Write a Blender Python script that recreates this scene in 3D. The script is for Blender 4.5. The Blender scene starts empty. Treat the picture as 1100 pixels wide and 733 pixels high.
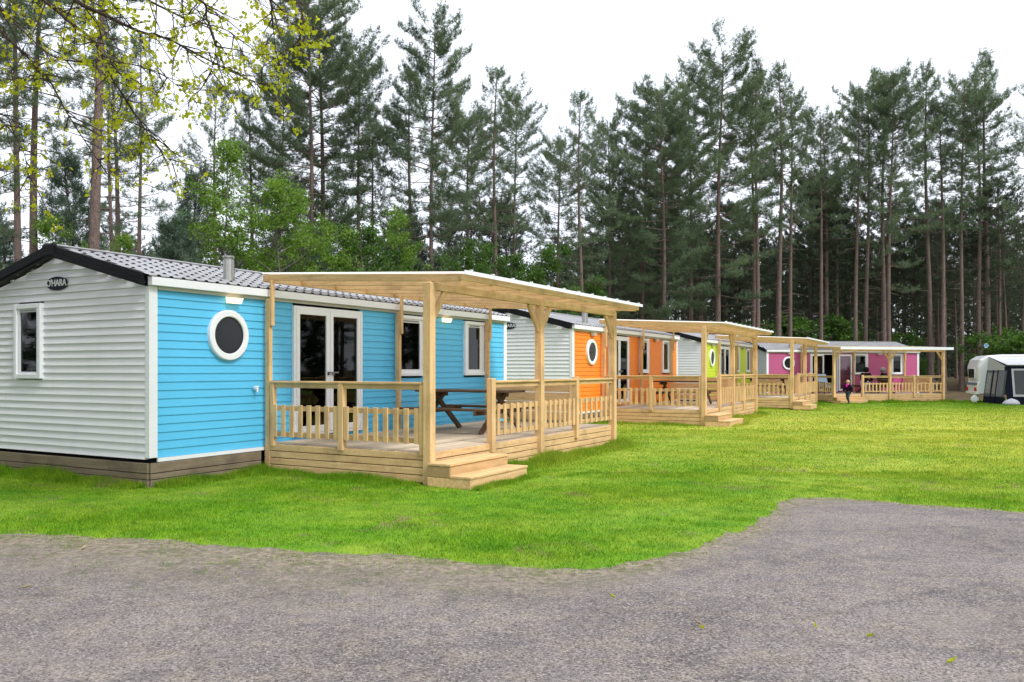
import bpy, math, random
import numpy as np
from mathutils import Vector, Matrix, Euler

random.seed(7)
RNG = np.random.default_rng(7)
scene = bpy.context.scene
COL = scene.collection
R = math.radians

# ------------------------------------------------------------------ camera
F, HZ, EYE = 897.5, 397.05, 1.6          # focal length and horizon measured in the 1100 px photograph
cam_data = bpy.data.cameras.new("camera")
cam_data.sensor_width = 36.0
cam_data.lens = F / 1100 * 36
cam_data.shift_y = (HZ - 366.5) / 1100
cam_data.clip_start, cam_data.clip_end = 0.1, 2000
cam = bpy.data.objects.new("camera", cam_data)
cam.location = (0, 0, EYE)
cam.rotation_euler = (R(90), 0, 0)
COL.objects.link(cam)
scene.camera = cam


def at(x, y, Y):
    """world point seen at photo pixel x, y at depth Y"""
    return Vector(((x - 550) / F * Y, Y, EYE + (HZ - y) / F * Y))


def sstep(a, b, x):
    t = np.clip((np.asarray(x, float) - a) / (b - a), 0, 1)
    return t * t * (3 - 2 * t)


def ground_h(X, Y):
    X = np.asarray(X, float); Y = np.asarray(Y, float)
    h = -0.165 * sstep(24, 44, Y) * sstep(6, 13, X)
    h = h + 1.0 * sstep(51, 62, Y)
    return h


# ------------------------------------------------------------------ materials
def new_mat(name):
    m = bpy.data.materials.new(name)
    m.use_nodes = True
    nt = m.node_tree
    for n in list(nt.nodes):
        nt.nodes.remove(n)
    out = nt.nodes.new("ShaderNodeOutputMaterial")
    return m, nt, out


def N(nt, typ, **kw):
    n = nt.nodes.new(typ)
    for k, v in kw.items():
        if k in n.inputs:
            n.inputs[k].default_value = v
        else:
            setattr(n, k, v)
    return n


def L(nt, a, ao, b, bi):
    nt.links.new(a.outputs[ao], b.inputs[bi])


def rgba(c):
    return (c[0], c[1], c[2], 1.0)


def mixc(nt, fac, a, b):
    """fac: (node, socket) or float; a, b: colour tuple or (node, socket)"""
    m = nt.nodes.new("ShaderNodeMix")
    m.data_type = 'RGBA'
    fi, ai, bi = m.inputs[0], m.inputs[6], m.inputs[7]
    for s, v in ((fi, fac), (ai, a), (bi, b)):
        if isinstance(v, tuple) and len(v) == 2 and hasattr(v[0], 'outputs'):
            nt.links.new(v[0].outputs[v[1]], s)
        elif isinstance(v, (int, float)):
            s.default_value = v
        else:
            s.default_value = rgba(v)
    return (m, 2)


def noise(nt, scale, detail=3, rough=.55, coord='Object', stretch=None, dist=0.0):
    tc = nt.nodes.new("ShaderNodeTexCoord")
    n = nt.nodes.new("ShaderNodeTexNoise")
    n.inputs['Scale'].default_value = scale
    n.inputs['Detail'].default_value = detail
    n.inputs['Roughness'].default_value = rough
    n.inputs['Distortion'].default_value = dist
    src = (tc, coord)
    if coord == 'World':
        g = nt.nodes.new("ShaderNodeNewGeometry")
        src = (g, 'Position')
    if stretch:
        mp = nt.nodes.new("ShaderNodeMapping")
        mp.inputs['Scale'].default_value = stretch
        L(nt, src[0], src[1], mp, 'Vector')
        src = (mp, 'Vector')
    L(nt, src[0], src[1], n, 'Vector')
    return n


def ramp(nt, src, stops):
    r = nt.nodes.new("ShaderNodeValToRGB")
    els = r.color_ramp.elements
    while len(els) > 1:
        els.remove(els[-1])
    els[0].position, els[0].color = stops[0][0], rgba(stops[0][1]) if not isinstance(stops[0][1], (int, float)) else (stops[0][1],) * 3 + (1,)
    for p, c in stops[1:]:
        e = els.new(p)
        e.color = rgba(c) if not isinstance(c, (int, float)) else (c, c, c, 1)
    nt.links.new(src[0].outputs[src[1]], r.inputs[0])
    return (r, 0)


def bump(nt, src, strength, dist=.01):
    b = nt.nodes.new("ShaderNodeBump")
    b.inputs['Strength'].default_value = strength
    b.inputs['Distance'].default_value = dist
    nt.links.new(src[0].outputs[src[1]], b.inputs['Height'])
    return b


def principled(nt, out, col, rough=.6, metallic=0.0, bmp=None, spec=.5):
    p = nt.nodes.new("ShaderNodeBsdfPrincipled")
    if isinstance(col, tuple) and len(col) == 2 and hasattr(col[0], 'outputs'):
        nt.links.new(col[0].outputs[col[1]], p.inputs['Base Color'])
    else:
        p.inputs['Base Color'].default_value = rgba(col)
    p.inputs['Roughness'].default_value = rough
    p.inputs['Metallic'].default_value = metallic
    p.inputs['Specular IOR Level'].default_value = spec
    if bmp:
        nt.links.new(bmp.outputs[0], p.inputs['Normal'])
    nt.links.new(p.outputs[0], out.inputs['Surface'])
    return p


def paint(name, c, rough=.45, var=.12, scale=1.2, dirt=None, metallic=0.0, spec=.5):
    """paint or plastic with soft unevenness and faint streaks"""
    m, nt, out = new_mat(name)
    n1 = noise(nt, scale, 4)
    dark = tuple(x * (1 - var) for x in c)
    col = mixc(nt, ramp(nt, (n1, 0), [(.3, 0.0), (.7, 1.0)]), dark, c)
    if dirt:
        n2 = noise(nt, 3.0, 5, .65, stretch=(1, 1, .25))
        col = mixc(nt, ramp(nt, (n2, 0), [(.55, 0.0), (.8, .45)]), col, dirt)
    n3 = noise(nt, 60, 2)
    principled(nt, out, col, rough, metallic, bump(nt, (n3, 0), .06), spec)
    return m


def timber(name, a, b, axis, knots=True, rough=.75):
    """sawn softwood with grain along one local axis and per-board tone"""
    m, nt, out = new_mat(name)
    st = [14, 14, 14]
    st['xyz'.index(axis)] = .9
    n1 = noise(nt, 1.6, 6, .65, stretch=tuple(st), dist=.6)
    col = mixc(nt, ramp(nt, (n1, 0), [(.3, 0.0), (.72, 1.0)]), a, b)
    g = nt.nodes.new("ShaderNodeNewGeometry")
    rr = ramp(nt, (g, 'Random Per Island'), [(0, .62), (.5, .92), (1, 1.15)])
    mul = nt.nodes.new("ShaderNodeMix"); mul.data_type = 'RGBA'; mul.blend_type = 'MULTIPLY'
    mul.inputs[0].default_value = 1
    nt.links.new(col[0].outputs[col[1]], mul.inputs[6]); nt.links.new(rr[0].outputs[0], mul.inputs[7])
    col = (mul, 2)
    n2 = noise(nt, 2.3, 3, .6)
    col = mixc(nt, ramp(nt, (n2, 0), [(.48, 0.0), (.72, .5)]), col, (a[0] * .55, a[1] * .60, a[2] * .72))
    if knots:
        v = nt.nodes.new("ShaderNodeTexVoronoi")
        tc = nt.nodes.new("ShaderNodeTexCoord")
        mp = nt.nodes.new("ShaderNodeMapping")
        s2 = [7, 7, 7]; s2['xyz'.index(axis)] = 3
        mp.inputs['Scale'].default_value = s2
        L(nt, tc, 'Object', mp, 'Vector'); L(nt, mp, 'Vector', v, 'Vector')
        col = mixc(nt, ramp(nt, (v, 'Distance'), [(.06, .95), (.15, 0.0)]), col, (a[0] * .35, a[1] * .26, a[2] * .2))
    principled(nt, out, col, rough, 0, bump(nt, (n1, 0), .25, .004), spec=.25)
    return m


def leafy(name, a, b, trans=.3, scale=.8, rough=.6, tint=(1.25, 1.35, .8)):
    m, nt, out = new_mat(name)
    n1 = noise(nt, scale, 3, coord='World')
    g = nt.nodes.new("ShaderNodeNewGeometry")
    c1 = mixc(nt, ramp(nt, (n1, 0), [(.3, 0.0), (.7, 1.0)]), a, b)
    rr = ramp(nt, (g, 'Random Per Island'), [(0, .65), (1, 1.3)])
    mul = nt.nodes.new("ShaderNodeMix"); mul.data_type = 'RGBA'; mul.blend_type = 'MULTIPLY'
    mul.inputs[0].default_value = 1
    nt.links.new(c1[0].outputs[c1[1]], mul.inputs[6]); nt.links.new(rr[0].outputs[0], mul.inputs[7])
    p = nt.nodes.new("ShaderNodeBsdfPrincipled")
    nt.links.new(mul.outputs[2], p.inputs['Base Color'])
    p.inputs['Roughness'].default_value = rough
    p.inputs['Specular IOR Level'].default_value = .3
    t = nt.nodes.new("ShaderNodeBsdfTranslucent")
    m2 = nt.nodes.new("ShaderNodeMix"); m2.data_type = 'RGBA'; m2.blend_type = 'MULTIPLY'
    m2.inputs[0].default_value = 1; m2.inputs[7].default_value = rgba(tint)
    nt.links.new(mul.outputs[2], m2.inputs[6]); nt.links.new(m2.outputs[2], t.inputs['Color'])
    mx = nt.nodes.new("ShaderNodeMixShader"); mx.inputs[0].default_value = trans
    nt.links.new(p.outputs[0], mx.inputs[1]); nt.links.new(t.outputs[0], mx.inputs[2])
    nt.links.new(mx.outputs[0], out.inputs['Surface'])
    return m


def glass_mat(name, tint=(.5, .53, .53)):
    m, nt, out = new_mat(name)
    fr = nt.nodes.new("ShaderNodeFresnel"); fr.inputs['IOR'].default_value = 1.5
    t = nt.nodes.new("ShaderNodeBsdfTransparent"); t.inputs['Color'].default_value = rgba(tint)
    g = nt.nodes.new("ShaderNodeBsdfGlossy"); g.inputs['Roughness'].default_value = .02
    mx = nt.nodes.new("ShaderNodeMixShader")
    nt.links.new(fr.outputs[0], mx.inputs[0]); nt.links.new(t.outputs[0], mx.inputs[1]); nt.links.new(g.outputs[0], mx.inputs[2])
    nt.links.new(mx.outputs[0], out.inputs['Surface'])
    return m


def glow(name, c, s):
    m, nt, out = new_mat(name)
    e = nt.nodes.new("ShaderNodeEmission"); e.inputs['Color'].default_value = rgba(c); e.inputs['Strength'].default_value = s
    nt.links.new(e.outputs[0], out.inputs['Surface'])
    return m


M = {}
M['white'] = paint("white_pvc", (.80, .81, .845), .4, .04)
M['gable'] = paint("white_siding", (.79, .79, .82), .5, .05, dirt=(.66, .66, .63))
M['black'] = paint("black_trim", (.007, .008, .010), .55, .3, spec=.2)
M['soffit'] = paint("grey_soffit", (.5, .5, .45), .6, .1)
M['blue'] = paint("sky_blue_siding", (.095, .50, .80), .5, .06)
M['orange'] = paint("orange_siding", (.88, .235, .010), .5, .06)
M['lime'] = paint("lime_siding", (.52, .66, .02), .5, .06)
M['magenta'] = paint("magenta_siding", (.47, .085, .22), .5, .06)
M['tile'] = paint("grey_roof_tile", (.42, .42, .44), .3, .2, 2.5, dirt=(.25, .26, .22))
M['steel'] = paint("flue_steel", (.55, .54, .5), .3, .2, metallic=.9)
M['skirt_x'] = timber("weathered_board_x", (.15, .115, .075), (.25, .20, .14), 'x')
M['skirt_y'] = timber("weathered_board_y", (.15, .115, .075), (.25, .20, .14), 'y')
WA, WB = (.50, .31, .140), (.74, .50, .255)
for ax in 'xyz':
    M['wood_' + ax] = timber("pine_timber_" + ax, WA, WB, ax)
M['deck_x'] = timber("deck_boards", (.47, .37, .265), (.58, .48, .36), 'x')
for ax in 'xyz':
    M['dark_' + ax] = timber("dark_stained_wood_" + ax, (.075, .042, .022), (.14, .085, .05), ax)
M['glass'] = glass_mat("window_glass")
M['clear_glass'] = glass_mat("clear_glass", (.86, .86, .86))
M['dark_glass'] = paint("dark_glazing", (.02, .022, .025), .06, .1)
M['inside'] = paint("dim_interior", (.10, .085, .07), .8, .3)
M['lace'] = paint("lace_curtain", (.42, .42, .40), .9, .35, 14)
M['reflection_panel'] = paint("pale_reflection", (.7, .72, .74), .8, .1, 5)  # pale colour paints a reflection in the window panes
def sheet_mat():
    m, nt, out = new_mat("milky_roof_sheet")
    p = nt.nodes.new("ShaderNodeBsdfPrincipled"); p.inputs['Base Color'].default_value = (.78, .78, .76, 1); p.inputs['Roughness'].default_value = .4
    t = nt.nodes.new("ShaderNodeBsdfTranslucent"); t.inputs['Color'].default_value = (.97, .95, .92, 1)
    x = nt.nodes.new("ShaderNodeMixShader"); x.inputs[0].default_value = .78
    nt.links.new(p.outputs[0], x.inputs[1]); nt.links.new(t.outputs[0], x.inputs[2]); nt.links.new(x.outputs[0], out.inputs['Surface'])
    return m


M['sheet'] = sheet_mat()
M['navy'] = paint("navy_plate", (.006, .010, .02), .5, .2, spec=.25)
M['lamp'] = glow("lit_lamp", (1.0, .78, .45), 1.1)
M['lamp_off'] = paint("unlit_lamp", (.6, .58, .52), .4, .1)
M['metal'] = paint("grey_metal", (.3, .3, .31), .35, .2, metallic=.7)
M['lightblue'] = paint("pale_blue_cloth", (.42, .52, .66), .9, .2, 8)
M['needle_a'] = leafy("pine_needles", (.088, .128, .078), (.165, .215, .128), .34, .35)
M['needle_b'] = leafy("bluish_needles", (.08, .13, .095), (.14, .20, .145), .3, .6)
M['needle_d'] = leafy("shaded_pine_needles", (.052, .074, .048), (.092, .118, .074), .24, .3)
M['leaf_lime'] = leafy("young_birch_leaves", (.12, .22, .03), (.21, .33, .06), .45, .9)
M['leaf_mid'] = leafy("shrub_leaves", (.055, .125, .02), (.10, .19, .035), .4, .9)
M['leaf_oak'] = leafy("fresh_oak_leaves", (.38, .46, .02), (.60, .60, .03), .55, 2.0, tint=(1.3, 1.25, .7))
M['dryleaf'] = paint("dry_leaf", (.42, .33, .2), .8, .3, 20)
M['skin'] = paint("skin", (.60, .36, .26), .6, .08)
M['hair_blond'] = paint("blond_hair", (.60, .42, .18), .6, .3, 30)
M['hair_dark'] = paint("dark_hair", (.009, .008, .009), .7, .3, 30, spec=.15)
M['hair_grey'] = paint("grey_hair", (.3, .28, .27), .6, .3, 30)
M['coat'] = paint("dark_plum_coat", (.030, .007, .026), .9, .3, 9, spec=.1)
M['pink'] = paint("bright_pink_scarf", (.75, .02, .42), .8, .2, 20)
M['denim'] = paint("dark_denim", (.03, .045, .07), .85, .3, 20)
M['blackcloth'] = paint("black_cloth", (.009, .009, .011), .9, .3, 20, spec=.1)
M['boot'] = paint("dark_boots", (.015, .012, .01), .6, .3, 20)
M['caravan'] = paint("caravan_white", (.78, .79, .80), .3, .05)
M['caravan_blue'] = paint("blue_stripe", (.12, .17, .30), .4, .1)
M['red'] = paint("red_tail_light", (.55, .02, .02), .25, .1)
M['rubber'] = paint("black_rubber", (.010, .010, .011), .9, .3, spec=.1)
M['awn_roof'] = paint("pale_awning_canvas", (.66, .67, .69), .7, .06, 1.5)
M['awn_grey'] = paint("grey_awning_canvas", (.10, .104, .125), .85, .15, 2, spec=.15)
M['awn_mid'] = paint("mid_grey_awning_canvas", (.20, .205, .24), .8, .12, 2, spec=.2)
M['awn_light'] = paint("light_grey_awning_canvas", (.46, .46, .48), .8, .1, 2)
M['awn_dark'] = paint("navy_awning_canvas", (.010, .012, .024), .9, .2, 2, spec=.1)
M['awn_win'] = paint("dark_awning_window", (.03, .034, .03), .15, .35, 1.2)
M['awn_win2'] = paint("patterned_awning_window", (.30, .30, .30), .25, .55, 9)
M['bagcloth'] = paint("pale_lilac_cover", (.62, .60, .68), .7, .15, 4)
M['signblue'] = paint("blue_disc", (.10, .33, .60), .5, .1)


def bark_mat(name, a, b, c):
    m, nt, out = new_mat(name)
    n1 = noise(nt, 3.0, 6, .7, stretch=(2.2, 2.2, .55))
    v = nt.nodes.new("ShaderNodeTexVoronoi"); tc = nt.nodes.new("ShaderNodeTexCoord"); mp = nt.nodes.new("ShaderNodeMapping")
    mp.inputs['Scale'].default_value = (9, 9, 2.6)
    L(nt, tc, 'Object', mp, 'Vector'); L(nt, mp, 'Vector', v, 'Vector')
    col = mixc(nt, ramp(nt, (n1, 0), [(.3, 0.0), (.7, 1.0)]), a, b)
    col = mixc(nt, ramp(nt, (v, 'Distance'), [(.25, 0.0), (.75, .7)]), col, c)
    principled(nt, out, col, .9, 0, bump(nt, (v, 'Distance'), .6, .03), spec=.15)
    return m


M['bark'] = bark_mat("pine_bark", (.16, .115, .098), (.275, .205, .18), (.08, .06, .05))
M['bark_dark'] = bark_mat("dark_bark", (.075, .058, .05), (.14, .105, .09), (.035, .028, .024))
M['bark_grey'] = bark_mat("sapling_bark", (.15, .14, .11), (.24, .23, .19), (.08, .08, .06))


def ground_mats():
    for key in ('lawn', 'blade'):
        # lawn: vivid green, drier and yellower out in the middle of the field, a few worn patches
        m, nt, out = new_mat("lawn_grass")
        g = nt.nodes.new("ShaderNodeNewGeometry")
        n1 = noise(nt, .55, 5, .6, coord='World')
        n2 = noise(nt, 2.6, 7, .72, coord='World')
        n3 = noise(nt, 1.1, 6, .7, coord='World', dist=1.0)
        dist = nt.nodes.new("ShaderNodeVectorMath"); dist.operation = 'DISTANCE'
        dist.inputs[1].default_value = (15, 23, 0)
        L(nt, g, 'Position', dist, 0)
        dry = nt.nodes.new("ShaderNodeMapRange")
        dry.inputs[1].default_value, dry.inputs[2].default_value = 19, 6
        L(nt, dist, 'Value', dry, 0)
        green = mixc(nt, ramp(nt, (n2, 0), [(.3, 0.0), (.7, 1.0)]), (.075, .24, .006), (.23, .43, .014))
        yell = mixc(nt, ramp(nt, (n2, 0), [(.3, 0.0), (.7, 1.0)]), (.28, .40, .020), (.66, .62, .10))
        add = nt.nodes.new("ShaderNodeMath"); add.operation = 'MULTIPLY_ADD'
        L(nt, n1, 0, add, 0); add.inputs[1].default_value = 1.5; add.inputs[2].default_value = -.62
        add2 = nt.nodes.new("ShaderNodeMath"); add2.operation = 'MULTIPLY_ADD'; add2.use_clamp = True
        L(nt, dry, 0, add2, 0); add2.inputs[1].default_value = .72; L(nt, add, 0, add2, 2)
        col = mixc(nt, (add2, 0), green, yell)
        col = mixc(nt, ramp(nt, (n3, 0), [(.58, 0.0), (.68, .75)]), col, (.30, .25, .12))
        sp = noise(nt, 1.9, 5, .7, coord='World', stretch=(1, 1.5, 1))
        col = mixc(nt, ramp(nt, (sp, 0), [(.28, .7), (.38, 0.0)]), col, (.045, .14, .006))
        rr = ramp(nt, (g, 'Random Per Island'), [(0, .5), (.6, 1.0), (1, 1.5)])
        mul = nt.nodes.new("ShaderNodeMix"); mul.data_type = 'RGBA'; mul.blend_type = 'MULTIPLY'; mul.inputs[0].default_value = 1
        nt.links.new(col[0].outputs[col[1]], mul.inputs[6]); nt.links.new(rr[0].outputs[0], mul.inputs[7])
        p = principled(nt, out, (mul, 2), .75, 0, bump(nt, (noise(nt, 40, 3, coord='World'), 0), .5, .02) if key == 'lawn' else None, spec=.2)
        if key == 'blade':
            t = nt.nodes.new("ShaderNodeBsdfTranslucent"); mx = nt.nodes.new("ShaderNodeMixShader"); mx.inputs[0].default_value = .4
            nt.links.new(mul.outputs[2], t.inputs['Color']); nt.links.new(p.outputs[0], mx.inputs[1]); nt.links.new(t.outputs[0], mx.inputs[2])
            nt.links.new(mx.outputs[0], out.inputs['Surface'])
        M[key] = m
    # asphalt: pale weathered bitumen with chippings, brown silt by the verge
    m, nt, out = new_mat("worn_asphalt")
    big = noise(nt, .7, 5, .6, coord='World')
    mid = noise(nt, 4.0, 5, .7, coord='World')
    fine = noise(nt, 62, 3, .8, coord='World')
    v = nt.nodes.new("ShaderNodeTexVoronoi"); g = nt.nodes.new("ShaderNodeNewGeometry")
    v.inputs['Scale'].default_value = 95
    L(nt, g, 'Position', v, 'Vector')
    c = mixc(nt, ramp(nt, (big, 0), [(.36, 0.0), (.64, 1.0)]), (.125, .106, .106), (.225, .196, .186))
    c = mixc(nt, ramp(nt, (mid, 0), [(.45, 0.0), (.66, .75)]), c, (.26, .218, .175))
    c = mixc(nt, ramp(nt, (fine, 0), [(.37, .9), (.48, 0.0)]), c, (.028, .024, .025))
    c = mixc(nt, ramp(nt, (fine, 0), [(.54, 0.0), (.65, .75)]), c, (.46, .42, .395))
    # old stains, worn tracks and a few hairline cracks
    st = noise(nt, .9, 6, .65, coord='World', stretch=(.6, 1.6, 1), dist=1.2)
    c = mixc(nt, ramp(nt, (st, 0), [(.56, 0.0), (.68, .38)]), c, (.065, .057, .065))
    c = mixc(nt, ramp(nt, (st, 0), [(.30, .55), (.42, 0.0)]), c, (.25, .22, .19))
    ck = nt.nodes.new("ShaderNodeTexVoronoi"); ck.feature = 'DISTANCE_TO_EDGE'; ck.inputs['Scale'].default_value = .42
    wv = noise(nt, 2.4, 5, .7, coord='World')
    vm = nt.nodes.new("ShaderNodeVectorMath"); vm.operation = 'MULTIPLY_ADD'; vm.inputs[1].default_value = (.55, .55, 0)
    L(nt, wv, 1, vm, 0); L(nt, g, 'Position', vm, 2); L(nt, vm, 0, ck, 'Vector')
    c = mixc(nt, ramp(nt, (ck, 'Distance'), [(.0, .4), (.005, 0.0)]), c, (.03, .026, .024))
    at_ = nt.nodes.new("ShaderNodeAttribute"); at_.attribute_name = "silt"
    ms = nt.nodes.new("ShaderNodeMath"); ms.operation = 'MULTIPLY'
    r2 = ramp(nt, (noise(nt, 2.2, 6, .7, coord='World'), 0), [(.3, .45), (.55, 1.0)])
    L(nt, at_, 'Fac', ms, 0); nt.links.new(r2[0].outputs[0], ms.inputs[1])
    silt = mixc(nt, ramp(nt, (noise(nt, 16, 6, .75, coord='World'), 0), [(.35, 0.0), (.62, 1.0)]), (.075, .058, .034), (.36, .30, .22))
    silt = mixc(nt, ramp(nt, (noise(nt, 3.1, 6, .75, coord='World'), 0), [(.50, 0.0), (.62, .8)]), silt, (.085, .105, .02))
    c = mixc(nt, (ms, 0), c, silt)
    principled(nt, out, c, .85, 0, bump(nt, (v, 'Distance'), .5, .006), spec=.3)
    M['asphalt'] = m
    # forest floor
    m, nt, out = new_mat("forest_litter")
    a = noise(nt, 1.2, 6, .7, coord='World'); b = noise(nt, 14, 5, .7, coord='World')
    c = mixc(nt, ramp(nt, (a, 0), [(.35, 0.0), (.65, 1.0)]), (.085, .06, .035), (.16, .12, .075))
    c = mixc(nt, ramp(nt, (b, 0), [(.5, 0.0), (.75, .7)]), c, (.05, .08, .02))
    principled(nt, out, c, .95, 0, bump(nt, (b, 0), .6, .05), spec=.1)
    M['litter'] = m


ground_mats()


# ------------------------------------------------------------------ mesh helpers
def link(o, parent=None):
    COL.objects.link(o)
    if parent is not None:
        o.parent = parent
    return o


def tag(o, label=None, cat=None, group=None, kind=None):
    if label: o['label'] = label
    if cat: o['category'] = cat
    if group: o['group'] = group
    if kind: o['kind'] = kind
    return o


def empty(name, loc=(0, 0, 0), rz=0.0, parent=None):
    o = bpy.data.objects.new(name, None)
    o.empty_display_size = .3
    o.location = loc
    o.rotation_euler = (0, 0, rz)
    return link(o, parent)


def np_mesh(name, V, T, mat, parent=None, smooth=False, vattr=None):
    V = np.asarray(V, np.float32); T = np.asarray(T, np.int32)
    me = bpy.data.meshes.new(name)
    me.vertices.add(len(V)); me.vertices.foreach_set('co', V.ravel())
    k = T.shape[1]
    me.loops.add(T.size); me.loops.foreach_set('vertex_index', T.ravel())
    me.polygons.add(len(T))
    me.polygons.foreach_set('loop_start', np.arange(0, T.size, k, dtype=np.int32))
    me.polygons.foreach_set('loop_total', np.full(len(T), k, np.int32))
    if smooth:
        me.polygons.foreach_set('use_smooth', np.ones(len(T), bool))
    me.update(calc_edges=True)
    if vattr:
        for nm, arr in vattr.items():
            a = me.attributes.new(nm, 'FLOAT', 'POINT')
            a.data.foreach_set('value', np.asarray(arr, np.float32))
    me.materials.append(mat)
    return link(bpy.data.objects.new(name, me), parent)


class MB:
    def __init__(self):
        self.v, self.f = [], []

    def add(self, vs, fs):
        b = len(self.v)
        self.v += [tuple(p) for p in vs]
        self.f += [tuple(i + b for i in f) for f in fs]
        return self

    def box(self, x0, x1, y0, y1, z0, z1):
        x0, x1 = min(x0, x1), max(x0, x1); y0, y1 = min(y0, y1), max(y0, y1); z0, z1 = min(z0, z1), max(z0, z1)
        return self.add([(x0, y0, z0), (x1, y0, z0), (x1, y1, z0), (x0, y1, z0), (x0, y0, z1), (x1, y0, z1), (x1, y1, z1), (x0, y1, z1)],
                        [(0, 3, 2, 1), (4, 5, 6, 7), (0, 1, 5, 4), (1, 2, 6, 5), (2, 3, 7, 6), (3, 0, 4, 7)])

    def bar(self, p0, p1, w, h, up=(0, 0, 1)):
        p0, p1, up = Vector(p0), Vector(p1), Vector(up)
        d = (p1 - p0).normalized()
        s = d.cross(up)
        if s.length < 1e-4: s = d.cross(Vector((1, 0, 0)))
        s.normalize(); t = s.cross(d).normalized()
        s *= w / 2; t *= h / 2
        vs = [p + a * s + b * t for p in (p0, p1) for a, b in ((-1, -1), (1, -1), (1, 1), (-1, 1))]
        return self.add(vs, [(0, 1, 2, 3), (7, 6, 5, 4), (0, 4, 5, 1), (1, 5, 6, 2), (2, 6, 7, 3), (3, 7, 4, 0)])

    def tube(self, pts, rad, n=8, cap=True):
        pts = [Vector(p) for p in pts]
        if not hasattr(rad, '__len__'): rad = [rad] * len(pts)
        b = len(self.v)
        ref = None
        for i, p in enumerate(pts):
            d = (pts[min(i + 1, len(pts) - 1)] - pts[max(i - 1, 0)]).normalized()
            if ref is None:
                ref = d.cross(Vector((.31, .2, .93)) if abs(d.z) < .9 else Vector((1, 0, 0))).normalized()
            ref = (ref - d * ref.dot(d)).normalized()
            q = d.cross(ref)
            for k in range(n):
                a = 2 * math.pi * k / n
                self.v.append(tuple(p + rad[i] * (math.cos(a) * ref + math.sin(a) * q)))
        for i in range(len(pts) - 1):
            for k in range(n):
                k2 = (k + 1) % n
                self.f.append((b + i * n + k, b + i * n + k2, b + (i + 1) * n + k2, b + (i + 1) * n + k))
        if cap:
            self.f.append(tuple(b + k for k in reversed(range(n))))
            e = b + (len(pts) - 1) * n
            self.f.append(tuple(e + k for k in range(n)))
        return self

    def ring(self, c, r0, r1, y0, y1, n=40, rz=1.0):
        """flat ring standing in the xz plane, from depth y0 (front) to y1"""
        b = len(self.v)
        for k in range(n):
            a = 2 * math.pi * k / n
            for r, y in ((r0, y0), (r1, y0), (r1, y1), (r0, y1)):
                self.v.append((c[0] + r * math.cos(a), y, c[1] + r * rz * math.sin(a)))
        for k in range(n):
            k2 = (k + 1) % n
            for j in range(4):
                j2 = (j + 1) % 4
                self.f.append((b + k * 4 + j, b + k2 * 4 + j, b + k2 * 4 + j2, b + k * 4 + j2))
        return self

    def disc(self, c, rx, rz, y0, y1, n=40):
        b = len(self.v)
        for y in (y0, y1):
            for k in range(n):
                a = 2 * math.pi * k / n
                self.v.append((c[0] + rx * math.cos(a), y, c[1] + rz * math.sin(a)))
        self.f.append(tuple(b + k for k in range(n)))
        self.f.append(tuple(b + n + k for k in reversed(range(n))))
        for k in range(n):
            k2 = (k + 1) % n
            self.f.append((b + k2, b + k, b + n + k, b + n + k2))
        return self

    def build(self, name, mat, parent=None, off=(0, 0, 0), bevel=0.0, smooth=False):
        me = bpy.data.meshes.new(name)
        me.from_pydata([(p[0] - off[0], p[1] - off[1], p[2] - off[2]) for p in self.v], [], self.f)
        me.materials.append(mat)
        if smooth:
            me.polygons.foreach_set('use_smooth', [True] * len(me.polygons))
        me.update()
        o = link(bpy.data.objects.new(name, me), parent)
        if bevel:
            b = o.modifiers.new("edge", 'BEVEL'); b.width = bevel; b.segments = 1; b.limit_method = 'ANGLE'
        return o


def cut(intervals, a, b):
    """remove [a, b] from a list of intervals"""
    out = []
    for x0, x1 in intervals:
        if b <= x0 or a >= x1: out.append((x0, x1)); continue
        if a > x0: out.append((x0, a))
        if b < x1: out.append((b, x1))
    return out


# ------------------------------------------------------------------ mobile homes
LEN, WID, ZE, ZB = 9.77, 4.06, 2.8555, .39
RIDGE = 3.37
D0, D1, DD, ZD, ZH = 2.057, 8.766, 3.13, .445, 1.426
DOOR = (2.68, 4.43, .50, 2.65)                 # u0, u1, z0, z1
WIN1 = (5.46, 6.38, 1.47, 2.66)
WIN2 = (7.90, 8.83, 1.47, 2.66)
GWIN = (2.36, 3.04, 1.46, 2.59)                # on the gable: v0, v1, z0, z1


def roof_z(v):
    return ZE + (RIDGE - ZE) * (1 - abs(v - WID / 2) / (WID / 2))


def french_leaf(root, u0, u1, y, mat_pane, handle_at):
    z0, z1 = DOOR[2] + .045, DOOR[3] - .045
    b = MB(); t = .085
    b.box(u0, u0 + t, y - .03, y + .03, z0, z1); b.box(u1 - t, u1, y - .03, y + .03, z0, z1)
    b.box(u0 + t, u1 - t, y - .03, y + .03, z1 - .09, z1); b.box(u0 + t, u1 - t, y - .03, y + .03, z0, z0 + .11)
    leaf = b.build('door_leaf', M['white'], root, bevel=.006)
    MB().box(u0 + t, u1 - t, y - .006, y + .006, z0 + .11, z1 - .09).build('pane', mat_pane, leaf)
    h = MB(); h.box(handle_at - .015, handle_at + .015, y - .07, y - .03, 1.50, 1.56)
    h.box(handle_at - .015, handle_at + .11, y - .085, y - .07, 1.535, 1.56)
    h.build('handle', M['metal'], leaf)
    return leaf


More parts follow.
